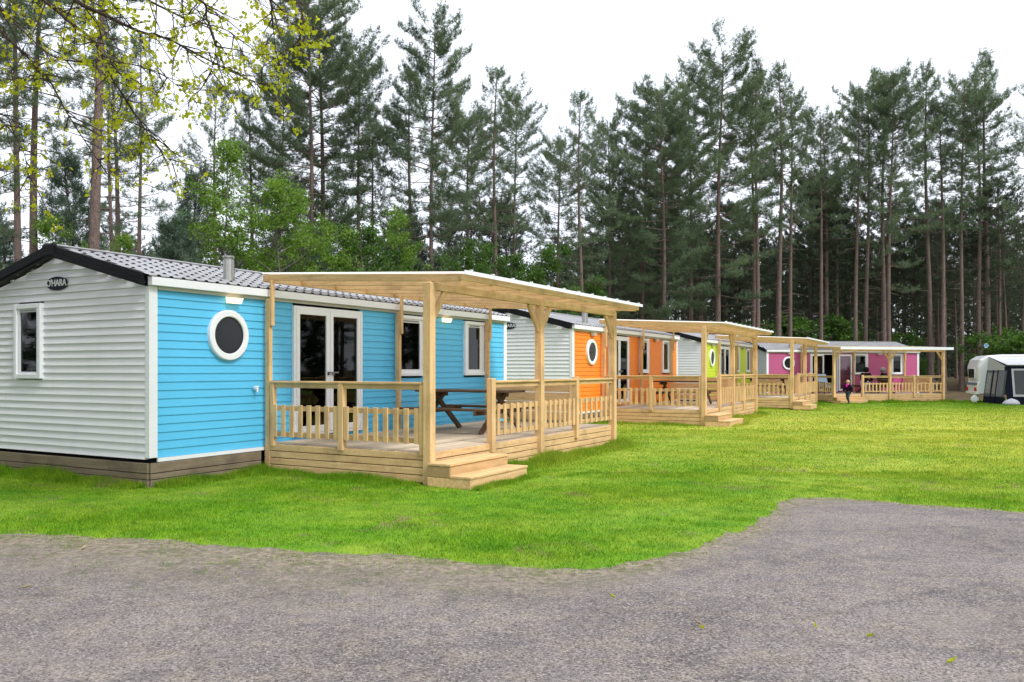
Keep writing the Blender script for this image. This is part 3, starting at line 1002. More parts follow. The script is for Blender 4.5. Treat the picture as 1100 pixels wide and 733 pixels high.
def blades(X, Y, h, w, lean):
    n = len(X)
    a = RNG.uniform(0, 2 * np.pi, n)
    Z = ground_h(X, Y) - .004
    dx, dy = np.cos(a) * w / 2, np.sin(a) * w / 2
    b = RNG.uniform(0, 2 * np.pi, n); l = h * lean * RNG.uniform(.2, 1, n)
    V = np.empty((n, 3, 3))
    V[:, 0] = np.stack([X - dx, Y - dy, Z], 1)
    V[:, 1] = np.stack([X + dx, Y + dy, Z], 1)
    V[:, 2] = np.stack([X + np.cos(b) * l, Y + np.sin(b) * l, Z + h], 1)
    return V.reshape(-1, 3)


def make_grass():
    parts = []
    def scatter(n, x0, x1, y0, y1, hm, wm):
        X = RNG.uniform(x0, x1, n); Y = RNG.uniform(y0, y1, n)
        ok = (np.abs(X) < Y * .66 + 1.5) & is_lawn(X, Y) & ~in_home_or_deck(X, Y)
        rs = road_side(X, Y)
        ok &= rs > np.abs(RNG.normal(0, .16, n)) * np.sign(RNG.uniform(-1, .5, n)) + .05 + .09 * np.sin(X * 3.7) * np.sin(X * 9.1 + 1)
        patch = np.sin(X * 1.7 + 1.3 * np.sin(Y * 1.1)) * np.sin(Y * 1.9 + .7 * np.sin(X * 2.3))
        ok &= RNG.uniform(0, 1, n) < .75 + .35 * patch
        X, Y = X[ok], Y[ok]
        lush = 1 + .35 * np.sin(X * .9 + Y * .6) * np.sin(Y * 1.4 - X * .5) + .5 * np.clip(np.sin(X * 4.1 + 2 * np.sin(Y * 2.2)) * np.sin(Y * 5.3 + 1.7 * np.sin(X * 3.1)) - .45, 0, 1) * 2
        h = hm * lush * RNG.uniform(.5, 1.25, len(X))
        parts.append(blades(X, Y, h, wm * RNG.uniform(.7, 1.3, len(X)), .9))
    scatter(560000, -9, 8, 6.4, 13, .026, .0075)
    scatter(340000, -9, 14, 12.5, 22, .03, .013)
    scatter(240000, 0, 34, 21, 50, .035, .03)
    n = 60000
    X = RNG.uniform(-7, 7, n); Y = RNG.uniform(5.6, 11, n); rs = road_side(X, Y)
    wd = .12 + .10 * sstep(4.6, 3.6, X) + .45 * sstep(1.2, -1.6, X)
    cl = np.sin(X * 5.3 + 2.1 * np.sin(Y * 4.7)) * np.sin(Y * 7.7 + 1.3 * np.sin(X * 6.1))
    ok = (rs < .1) & (rs > -3 * wd) & (RNG.uniform(0, 1, n) < np.exp(np.minimum(rs, 0) / wd) * (cl > .25) * .8)
    parts.append(blades(X[ok], Y[ok], RNG.uniform(.012, .035, ok.sum()), RNG.uniform(.005, .009, ok.sum()), .9) + np.array([0, 0, .008]))
    # longer tufts against skirtings, decks and steps
    def fringe(p0, p1, n, hm, spread):
        t = RNG.uniform(0, 1, n)
        X = p0[0] + (p1[0] - p0[0]) * t; Y = p0[1] + (p1[1] - p0[1]) * t
        dx, dy = p1[0] - p0[0], p1[1] - p0[1]; ln = math.hypot(dx, dy)
        o = np.abs(RNG.normal(0, spread, n)) + .02
        X = X + dy / ln * o; Y = Y - dx / ln * o
        amp = .45 + .55 * np.abs(np.sin(t * ln * 1.9 + 1) * np.sin(t * ln * .7 + .4))
        ok = ~in_home_or_deck(X, Y)
        h = hm * amp * RNG.uniform(.4, 1.1, n) * np.exp(-o / (spread * 3))
        parts.append(blades(X[ok], Y[ok], h[ok], RNG.uniform(.006, .011, ok.sum()) * max(1, Y.mean() / 16), .7))
    for i, (ax, ay, yaw, *_) in enumerate(HOMES):
        s, c = math.sin(yaw), math.cos(yaw)
        w = lambda u, v: (ax + u * s - v * c, ay + u * c + v * s)
        k = 1.0 if i == 0 else .35
        fringe(w(-.05, WID), w(-.05, 0), int(12000 * k), .26, .13)
        fringe(w(0, -.06), w(D0, -.06), int(7000 * k), .20, .13)
        fringe(w(D0 - .03, -.1), w(D0 - .03, -DD), int(9000 * k), .17, .15)
        fringe(w(1.85, -3.97), w(3.6, -3.97), int(5000 * k), .13, .08)
        fringe(w(3.55, -DD - .1), w(D1 + .5, -DD - .04), int(22000 * k), .26, .2)
        fringe(w(D1 + .05, -DD - .2), w(D1 + .05, 0), int(5000 * k), .15, .15)
    V = np.concatenate(parts)
    T = np.arange(len(V), dtype=np.int32).reshape(-1, 3)
    o = np_mesh('grass', V, T, M['blade'])
    tag(o, kind='stuff')


make_grass()


# ------------------------------------------------------------------ trees
def tubes_np(segs, n):
    """segs: list of (points list, radii list) -> one vertex and quad array"""
    b = MB()
    for pts, rad in segs:
        b.tube(pts, rad, n, cap=False)
    return b


def needles(P, D, k, ln, wd, spread):
    n = len(P)
    P = np.repeat(P, k, 0); D = np.repeat(D, k, 0)
    d = D * .75 + RNG.normal(0, spread, P.shape)
    d /= np.linalg.norm(d, axis=1)[:, None] + 1e-9
    s = np.cross(d, RNG.normal(0, 1, P.shape)); s /= np.linalg.norm(s, axis=1)[:, None] + 1e-9
    w = wd * RNG.uniform(.7, 1.3, (len(P), 1)); l = ln * RNG.uniform(.7, 1.2, (len(P), 1))
    base = P + RNG.normal(0, .03, P.shape)
    V = np.empty((len(P), 3, 3))
    V[:, 0] = base - s * w / 2; V[:, 1] = base + s * w / 2; V[:, 2] = base + d * l
    return V.reshape(-1, 3)


def make_pine(seed, H, cb, Rmax, mat, bark, dens=1.0, dead=True, bend=0.0, top_up=.5, r0=.19, k=10, shape='pine', wd=.022, ln=.19, dome=True):
    rnd = random.Random(seed)
    root = empty('pine_tree')
    axis = []
    ph = rnd.uniform(0, 6.28)
    for i in range(15):
        t = i / 14
        axis.append(Vector((bend * math.sin(t * 2.6) * H * .02 + .22 * math.sin(t * 5 + ph) * t, .20 * math.cos(t * 4.3 + ph * 2) * t, H * t)))
    def ax(z):
        t = max(0, min(.9999, z / H)) * 14; i = int(t)
        return axis[i].lerp(axis[i + 1], t - i)
    radii = [r0 * (1 - .88 * (i / 14) ** 1.15) + (.05 if i == 0 else 0) for i in range(15)]
    b = MB(); b.tube([(axis[0].x, axis[0].y, -.4)] + axis, [radii[0] * 1.15] + radii, 11)
    trunk_pts = b
    P, Dv = [], []
    z = cb * H
    segs = []
    gap = 0
    while z < H - .3:
        t = (z - cb * H) / (H * (1 - cb))
        if shape == 'pine':
            if dome:
                prof = math.sqrt(max(.02, 1 - ((t - .42) / .62) ** 2)) if t > .42 else .6 + .4 * t / .42
            else:
                prof = (1 - t ** 1.7) ** .7 * min(1.0, .62 + 1.1 * t)
        else:
            prof = (1 - t) ** .8 * min(1, .6 + t * 3)
        nb = rnd.choice((4, 5, 5, 6)) if shape != 'pine' else (rnd.choice((3, 4)) if t < .3 else rnd.choice((4, 5, 5, 6)))
        a0 = rnd.uniform(0, 6.28)
        wf = rnd.uniform(.7, 1.12)
        for q in range(nb):
            if rnd.random() > (.50 + .5 * dens) * (.62 if t < .25 else 1): continue
            a = a0 + q * 6.283 / nb + rnd.uniform(-.45, .45)
            Lb = max(.45, Rmax * prof * wf * rnd.uniform(.5, 1.25))
            base = ax(z + rnd.uniform(-.2, .2))
            el = -.18 + (.72 if dome else .95) * t * top_up * 2 + rnd.uniform(-.2, .2)
            pts = [base]
            d = Vector((math.cos(a) * math.cos(el), math.sin(a) * math.cos(el), math.sin(el)))
            nst = 5
            for i in range(nst):
                d = (d + Vector((rnd.uniform(-.16, .16), rnd.uniform(-.16, .16), (.15 if i > 1 else -.05) + rnd.uniform(-.08, .1)))).normalized()
                pts.append(pts[-1] + d * Lb / nst)
            rb = .012 + .018 * Lb / Rmax
            segs.append((pts, [rb * (1 - .8 * i / nst) for i in range(nst + 1)]))
            ns = max(4, int((3.0 + Lb * 7.0) * dens))
            for i in range(ns):
                s = .34 + .66 * ((i + rnd.random()) / ns) ** .8
                f = s * nst; j = min(nst - 1, int(f))
                p = pts[j].lerp(pts[j + 1], min(1, f - j))
                side = Vector((-math.sin(a), math.cos(a), 0)) * rnd.choice((-1, 1))
                sd = (d * .55 + side * rnd.uniform(.2, 1.2) + Vector((0, 0, rnd.uniform(-.1, .9)))).normalized()
                sl = rnd.uniform(.18, .60) * (1.15 - .45 * s) * (.55 + .45 * min(1, Lb / 2))
                m = max(2, int(sl / .14))
                up = (sd * .8 + Vector((0, 0, .8))).normalized()
                for e in range(m):
                    P.append(p + sd * sl * (e + 1) / m + Vector((rnd.gauss(0, .05), rnd.gauss(0, .05), .16 * (e / m) ** 2 + rnd.gauss(0, .05)))); Dv.append(up)
            for e in range(4):
                P.append(pts[-1] + Vector((0, 0, .10 * e)) + d * .03 * e); Dv.append((d * .4 + Vector((0, 0, 1))).normalized())
        z += rnd.uniform(.42, .78) * (1 if t < .6 else .72) if shape == 'pine' else rnd.uniform(.24, .4)
    for e in range(26):
        P.append(ax(H) + Vector((rnd.gauss(0, .05 + .012 * e), rnd.gauss(0, .05 + .012 * e), -.055 * e))); Dv.append(Vector((rnd.gauss(0, .3), rnd.gauss(0, .3), 1)).normalized())
    if dead:
        z = cb * H * .35
        while z < cb * H:
            a = rnd.uniform(0, 6.28); Lb = rnd.uniform(.3, 1.7)
            p = ax(z); d = Vector((math.cos(a), math.sin(a), rnd.uniform(-.35, .15))).normalized()
            p1 = p + d * Lb * .5; p2 = p1 + (d + Vector((rnd.uniform(-.3, .3), rnd.uniform(-.3, .3), -.12))).normalized() * Lb * .5
            segs.append(([p, p1, p2], [.022, .014, .006]))
            if rnd.random() < .3:
                P.append(p2); Dv.append(d)
            z += rnd.uniform(.18, .5)
    for s in segs: trunk_pts.tube(s[0], s[1], 4, cap=False)
    trunk_pts.build('trunk', bark, root, smooth=True)
    V = needles(np.array([tuple(p) for p in P]), np.array([tuple(p) for p in Dv]), k, ln, wd, .8)
    np_mesh('crown', V, np.arange(len(V), dtype=np.int32).reshape(-1, 3), mat, root)
    root['H'] = float(np.percentile(V[:, 2], 99.97))
    return root


def make_broadleaf(name, seed, H, Rm, mat, bark, nl, leaf=.09, trunk_r=.05, base=.12, multi=1):
    rnd = random.Random(seed)
    root = empty(name)
    b = MB(); P = []
    for st in range(multi):
        lean = Vector((rnd.uniform(-.25, .25), rnd.uniform(-.25, .25), 1)) if multi > 1 else Vector((0, 0, 1))
        axis = [Vector((0, 0, -.2))]
        for i in range(8):
            axis.append(axis[-1] + Vector((lean.x + rnd.uniform(-.08, .08), lean.y + rnd.uniform(-.08, .08), lean.z)) * (H + .2) / 8)
        b.tube(axis, [trunk_r * (1 - .85 * i / 8) for i in range(9)], 7)
        nb = int(46 * (1 if multi == 1 else .4))
        for q in range(nb):
            t = base + (1 - base) * (q + rnd.random()) / nb
            f = t * 8; j = min(7, int(f)); p = axis[j].lerp(axis[j + 1], f - j)
            a = rnd.uniform(0, 6.28)
            prof = math.sin(min(1, (t - base) / (1 - base) * .85 + .15) * math.pi) ** .6
            Lb = Rm * prof * rnd.uniform(.35, 1.3) + .1
            d = Vector((math.cos(a), math.sin(a), rnd.uniform(.2, .9))).normalized()
            pts = [p]
            for i in range(4):
                d = (d + Vector((rnd.uniform(-.2, .2), rnd.uniform(-.2, .2), rnd.uniform(-.15, .12)))).normalized()
                pts.append(pts[-1] + d * Lb / 4)
            b.tube(pts, [.016 * (1 - .2 * i) * trunk_r / .05 for i in range(5)], 4, cap=False)
            for i in range(6):
                s = .3 + .7 * rnd.random(); f2 = s * 4; j2 = min(3, int(f2))
                c = pts[j2].lerp(pts[j2 + 1], f2 - j2) + Vector((rnd.gauss(0, .10), rnd.gauss(0, .10), rnd.gauss(0, .09)))
                P.append(c)
    b.build('trunk', bark, root, smooth=True)
    P = np.array([tuple(p) for p in P])
    idx = RNG.integers(0, len(P), nl)
    C = P[idx] + RNG.normal(0, .10, (nl, 3)) * np.array([1, 1, .8])
    np_leaves('crown', C, leaf, mat, root)
    root['H'] = float(np.percentile(C[:, 2], 99.9))
    return root


def np_leaves(name, C, size, mat, parent, droop=.0):
    n = len(C)
    d = RNG.normal(0, 1, (n, 3)); d[:, 2] -= droop; d /= np.linalg.norm(d, axis=1)[:, None]
    s = np.cross(d, RNG.normal(0, 1, (n, 3))); s /= np.linalg.norm(s, axis=1)[:, None]
    nn = np.cross(d, s)
    l = size * RNG.uniform(.6, 1.3, (n, 1)); w = l * .33
    V = np.empty((n, 4, 3))
    V[:, 0] = C; V[:, 1] = C + d * l * .5 + s * w + nn * l * .08; V[:, 2] = C + d * l; V[:, 3] = C + d * l * .5 - s * w + nn * l * .08
    return np_mesh(name, V.reshape(-1, 3), np.arange(n * 4, dtype=np.int32).reshape(-1, 4), mat, parent)


def copy_tree(root):
    r = root.copy(); COL.objects.link(r)
    for ch in root.children:
        c = ch.copy(); COL.objects.link(c); c.parent = r
    return r


USED = {}


def place(proto, loc, H, rz, lean=(0, 0), wide=1.0):
    o = proto if not USED.get(proto.name) else copy_tree(proto)
    USED[proto.name] = True
    s = H / proto['H']
    o.location = loc
    o.rotation_euler = (lean[1], lean[0], rz)
    o.scale = (s * wide, s * wide, s)
    return o


PINES = {
    'dense': make_pine(15, 22, .27, 4.0, M['needle_a'], M['bark'], 1.9),
    'full': make_pine(1, 22, .34, 3.7, M['needle_a'], M['bark'], 1.25),
    'tall': make_pine(2, 22, .52, 3.0, M['needle_a'], M['bark'], 1.2),
    'thin': make_pine(3, 22, .50, 2.7, M['needle_a'], M['bark'], .75, dome=False),
    'airy': make_pine(4, 22, .36, 3.7, M['needle_a'], M['bark'], .72, dome=False),
    'bent': make_pine(5, 22, .56, 2.7, M['needle_a'], M['bark'], .9, bend=1.4),
    'top': make_pine(6, 22, .60, 3.2, M['needle_a'], M['bark'], 1.2),
    'broad': make_pine(8, 22, .25, 4.6, M['needle_a'], M['bark'], 1.3),
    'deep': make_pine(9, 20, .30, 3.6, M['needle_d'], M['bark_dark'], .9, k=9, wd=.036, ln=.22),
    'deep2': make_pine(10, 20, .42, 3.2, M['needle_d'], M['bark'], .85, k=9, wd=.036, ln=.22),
    'young': make_pine(11, 7, .08, 2.0, M['needle_b'], M['bark_dark'], 1.4, dead=False, r0=.09, shape='cone', k=14, wd=.016, ln=.17),
}

# front rank: photo x of the trunk, depth, photo y of the top, shape, lean, label
FRONT = [
    (100, 25.5, -330, 'top', (0.01, 0), 'thickest pine trunk behind the gable of the sky blue mobile home, bare branches below'),
    (20, 27, -170, 'top', (0, 0), 'dark pine at the left edge of the photo with a straight mossy trunk'),
    (36, 30, -150, 'tall', (.0, 0), 'slim reddish pine just beside the dark pine at the left edge'),
    (-25, 24, -90, 'full', (0, 0), 'pine with only its dense dark boughs showing in the upper left corner'),
    (122, 36, 40, 'thin', (0, 0), 'thin pine just right of the thickest trunk behind the blue home'),
    (132, 38, 22, 'thin', (.02, 0), 'middle of the thin pines standing close together behind the blue home'),
    (150, 40, 30, 'airy', (-.01, 0), 'third thin pine behind the blue home, furthest from the thick trunk'),
    (232, 34, 88, 'airy', (0, 0), 'pine with loose pointed crown behind the tall birch sapling'),
    (272, 37, 100, 'airy', (0, 0), 'sparse pine left of the flue with see-through grey crown'),
    (300, 40, 84, 'full', (0, 0), 'shorter pine with dense lower boughs above the round green sapling'),
    (331, 36, -25, 'dense', (0, 0), 'tall pine with pale trunk whose top leaves the picture above the flue'),
    (346, 38, -10, 'full', (.01, 0), 'second tall pine with dark trunk above the flue of the blue home'),
    (387, 38, 28, 'tall', (0, 0), 'straight pine with a narrow crown over the blue home\'s deck roof'),
    (403, 42, 120, 'thin', (0, 0), 'small thin pine low between two taller ones over the deck roof'),
    (442, 41, 70, 'airy', (0, 0), 'dark pine just left of the large pine over the deck roof corner'),
    (465, 37, 10, 'dense', (0, 0), 'large full crowned pine rising over the corner of the blue home\'s deck roof'),
    (505, 44, 105, 'full', (0, 0), 'low dense pine behind the deck roof of the blue home'),
    (531, 40, 68, 'airy', (0, 0), 'slender pine with sparse pointed top and full length bare trunk'),
    (555, 43, 84, 'tall', (.02, 0), 'pine leaning slightly beside the slender pointed pine'),
    (600, 47, 140, 'full', (0, 0), 'low dark pine left of the pale trunk over the orange home'),
    (625, 43, 96, 'airy', (0, 0), 'pine with a see-through top and pale trunk over the orange home'),
    (655, 49, 118, 'full', (0, 0), 'dense pine between the pale trunk and the taller group'),
    (690, 50, 98, 'broad', (0, 0), 'broad pine left of the tallest pine'),
    (712, 47, 84, 'dense', (.01, 0), 'pine with drooping dark boughs leaning on the tallest pine\'s left flank'),
    (742, 53, 70, 'full', (0, 0), 'pine whose top shows just left of the tallest crown'),
    (770, 49, 36, 'dense', (0, 0), 'tallest and densest pine with conical crown over the lime home'),
    (808, 54, 75, 'tall', (0, 0), 'dark trunked pine right of the tallest pine'),
    (813, 50, 58, 'thin', (.01, 0), 'light trunked pine close in front of a dark trunk, right of the tallest pine'),
    (837, 51, 66, 'thin', (0, 0), 'pine with a fork low on its trunk, over the lime home\'s roof end'),
    (848, 53, 92, 'bent', (-.02, 0), 'pine with a crooked bent trunk beside the forked one'),
    (882, 54, 110, 'top', (0, 0), 'straight reddish pine with dark tuft top over the magenta home\'s door'),
    (889, 57, 130, 'thin', (0, 0), 'thinner pine close beside the straight reddish one'),
    (919, 54, 95, 'thin', (.012, 0), 'thin pale pine leaning slightly, above the open magenta door'),
    (929, 55, 80, 'top', (0, 0), 'thick pine left in the dense cluster over the magenta home'),
    (948, 56, 75, 'top', (-.018, 0), 'pine with curved trunk in the middle of the cluster over the magenta home'),
    (955, 54, 66, 'full', (0, 0), 'pale straight pine on the right of the cluster over the magenta home'),
    (1000, 56, 62, 'thin', (-.015, 0), 'tall sparse pine over the end of the magenta home'),
    (1013, 55, 96, 'bent', (.03, 0), 'pine leaning left over the end post of the magenta home\'s deck'),
    (1033, 55.5, 68, 'tall', (-.01, 0), 'thick pale pine between the magenta home and the caravan'),
    (1052, 56.5, 85, 'top', (0, 0), 'pine trunk carrying the small blue disc behind the caravan'),
    (1060, 57, 52, 'thin', (-.025, 0), 'slim leaning pine right of the blue disc behind the caravan'),
    (1097, 55, 75, 'airy', (-.03, 0), 'pine leaning at the right edge behind the awning'),
]
for i, (px, Y, top, kind, lean, label) in enumerate(FRONT):
    X = (px - 550) / F * Y
    gz = float(ground_h(X, Y))
    H = EYE + (HZ - top) / F * Y - gz
    o = place(PINES[kind], (X, Y, gz), H, i * 1.9 % 6.28, (lean[0] + .012 * math.sin(i * 2.7), lean[1] + .01 * math.cos(i * 1.9)), 1 + .12 * math.sin(i * 4.1))
    if px == 100: o.scale = (o.scale[0] * 1.05, o.scale[1] * 1.05, o.scale[2])
    tag(o, label, 'pine tree', 'tall pines behind the mobile homes')

# deeper ranks, set on a loose jittered plantation grid
cnt = 0
rd = random.Random(5)
yy = 58.0
taken = [((px - 550) / F * Y, Y) for px, Y, *_ in FRONT]
spots = []
while yy < 96:
    xx = -yy * .66
    while xx < yy * .68:
        x = xx + rd.uniform(-1.3, 1.3); y = yy + rd.uniform(-1.6, 1.6)
        px = 550 + F * x / y
        dens = 1.0 if px > 600 else .62
        if px < 600 and y > 80: dens = 0
        if rd.random() < dens: spots.append((x, y, px))
        xx += 3.3 + (yy - 58) * .035
    yy += 4.6
for px_ in range(290, 610, 26): spots.append(((px_ - 550) / F * 50 + rd.uniform(-.8, .8), 49 + rd.uniform(-3, 4), 100))
for x in (-34, -30.5, -27, -23.5, -20.5, -17, -13, -9.5, -5.5, -1.5): spots.append((x + rd.uniform(-.8, .8), 50 + rd.uniform(-3, 3), 100))
for x, y, px in sorted(spots, key=lambda q: q[1])[:245]:
    gz = float(ground_h(x, y))
    H = rd.uniform(10.5, 16) if px > 620 else rd.uniform(8, 12)
    o = place(PINES[rd.choice(('deep', 'deep2'))], (x, y, gz), H, rd.uniform(0, 6.28), (rd.gauss(0, .012), rd.gauss(0, .012)))
    tag(o, 'thin dark pine deep in the wood, one of many behind the front rank', 'pine tree', 'pines deeper in the wood')
    cnt += 1

# far wood that closes the view between the trunks
def far_wood():
    b = MB(); rnd = random.Random(3); C = []
    for i in range(420):
        x = rnd.uniform(-75, 95); y = rnd.uniform(97, 118)
        px = 550 + F * x / y
        if px < 560 and rnd.random() < .8: continue
        gz = 1.0
        h = rnd.uniform(10, 16) if px > 600 else rnd.uniform(6, 9)
        b.tube([(x, y, gz - .3), (x + rnd.uniform(-.3, .3), y, gz + h)], [.17, .04], 5, cap=False)
        m = int(75 * h / 15)
        for q in range(m):
            t = rnd.random() ** .8
            z = gz + h * (.12 + .88 * t)
            r_ = 2.6 * (1.05 - t)
            C.append((x + rnd.gauss(0, r_ * .55), y + rnd.gauss(0, r_ * .55), z))
    for q in range(16000):
        x = rnd.uniform(-70, 95); y = rnd.uniform(88, 118)
        if 550 + F * x / y < 520: continue
        C.append((x, y, 1.0 + 3.6 * rnd.random() ** 1.6))
    C = np.array(C)
    V = needles(C, np.tile([0, 0, .3], (len(C), 1)), 7, .75, .20, .6)
    base = len(b.v)
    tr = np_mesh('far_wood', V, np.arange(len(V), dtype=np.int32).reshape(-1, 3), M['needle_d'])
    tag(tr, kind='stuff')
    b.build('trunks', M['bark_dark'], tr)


far_wood()

# young conifers, saplings and bushes at the wood's edge
def put(proto, px, Y, top, label, cat, group, wide=1.0, rz=0.0):
    X = (px - 550) / F * Y; gz = float(ground_h(X, Y))
    H = EYE + (HZ - top) / F * Y - gz
    o = place(proto, (X, Y, gz), H, rz, wide=wide)
    return tag(o, label, cat, group)


for px, Y, top, w, lb in (
        (78, 33, 148, .9, 'bushy young conifer behind the thick trunk over the blue home\'s roof ridge'),
        (186, 27, 222, 1.15, 'low bluish conifer just above the tiled roof of the blue home'),
        (352, 34, 238, 1.0, 'bluish young conifer half hidden low behind the deck roof edge'),
        (12, 31, 235, 1.0, 'small dark conifer at the left edge behind the blue home\'s gable'),
        (205, 36, 170, .8, 'narrow young conifer between the low bluish one and the birch sapling')):
    put(PINES['young'], px, Y, top, lb, 'conifer', 'young conifers behind the blue home', w, px * .37)

SAP = {
    'slim': make_broadleaf('birch_sapling', 21, 7.0, 1.35, M['leaf_lime'], M['bark_grey'], 9000, .075),
    'round': make_broadleaf('birch_sapling', 22, 6.0, 1.8, M['leaf_lime'], M['bark_grey'], 15000, .075),
    'mid': make_broadleaf('birch_sapling', 23, 5.0, 1.6, M['leaf_mid'], M['bark_grey'], 12000, .075),
}
for px, Y, top, kind, w, lb in (
        (240, 28, 148, 'slim', 1.0, 'tall slim birch sapling with pale leaves left of the flue'),
        (303, 28, 188, 'round', 1.05, 'round bright green sapling directly above the flue and deck roof'),
        (345, 31, 232, 'round', .9, 'lower bright green sapling right of the round one'),
        (392, 31, 240, 'mid', 1.1, 'mid green sapling low over the deck roof between pine trunks'),
        (430, 33, 224, 'slim', 1.0, 'pale loose sapling in front of the dark pine over the deck roof'),
        (508, 36, 256, 'mid', .8, 'green sapling over the corner of the blue home\'s deck roof'),
        (552, 38, 272, 'mid', .9, 'wide green sapling above the sloping deck roof edge'),
        (592, 40, 262, 'mid', .95, 'dark green sapling left of the pale trunk over the orange home'),
        (640, 45, 296, 'mid', 1.1, 'low green sapling above the orange home\'s flue'),
        (52, 30, 232, 'slim', 1.1, 'pale green sapling above the black ridge of the blue home'),
        (130, 32, 250, 'slim', 1.0, 'small pale sapling right of the ridge of the blue home')):
    put(SAP[kind], px, Y, top, lb, 'sapling', 'saplings at the edge of the wood', w, px * .51)

BUSH = {
    'a': make_broadleaf('bush', 31, 2.4, 1.3, M['leaf_mid'], M['bark_grey'], 5200, .13, .03, .05, 4),
    'b': make_broadleaf('bush', 32, 2.8, 1.1, M['leaf_mid'], M['bark_grey'], 4200, .13, .03, .05, 3),
}
for px, Y, top, kind, w, lb in (
        (868, 56, 338, 'a', 1.2, 'wide bush behind the magenta home under the crooked pine'),
        (906, 57, 342, 'b', 1.1, 'bush behind the magenta home right of the reddish pine'),
        (838, 56, 346, 'b', 1.1, 'small bush behind the lime home\'s roof under the forked pine'),
        (800, 57, 348, 'a', 1.0, 'low bush in the shade behind the lime home'),
        (972, 58, 356, 'b', 1.0, 'small bush right behind the ridge of the magenta home'),
        (1076, 55, 356, 'a', 1.25, 'bright green bush behind the caravan awning'),
        (1100, 57, 350, 'b', 1.2, 'bush at the right edge behind the awning'),
        (995, 57, 384, 'b', 1.0, 'low undergrowth bush beyond the end of the magenta home')):
    put(BUSH[kind], px, Y, top, lb, 'bush', 'bushes at the forest edge', w, px * .77)

# pines added outside the picture, right, left and behind, to darken the window panes
OUTSIDE = [(33 + (k % 2) * 5 + (k % 3), 2 + k * 2.6) for k in range(14)] + [(46, 4 + k * 6) for k in range(6)]
OUTSIDE += [(-15 - (k % 2) * 5, -6 + k * 1.9) for k in range(13)] + [(-12, -14), (-4, -20), (5, -24), (14, -22), (24, -16), (30, -8)]
for k, (x, y) in enumerate(OUTSIDE):
    o = place(PINES[('full', 'broad', 'tall')[k % 3]], (x, y, 0), rd.uniform(17, 22), rd.uniform(0, 6))
    tag(o, 'pine added outside the picture to darken the window reflections', 'pine tree', 'pines added for window reflections')


for k in range(20):  # low conifers added out of view so the panes mirror less bright sky
    x, y = (30.5 + (k % 3) * 2.2, 1 + k * 2.4) if k < 14 else (-14 - (k % 2) * 2.5, -3 + (k - 14) * 3.6)
    o = place(PINES['young'], (x, y, 0), rd.uniform(5, 7.5), k * 1.1, wide=1.5)
    tag(o, 'young conifer added outside the picture to darken the window reflections', 'conifer', 'conifers added for window reflections')


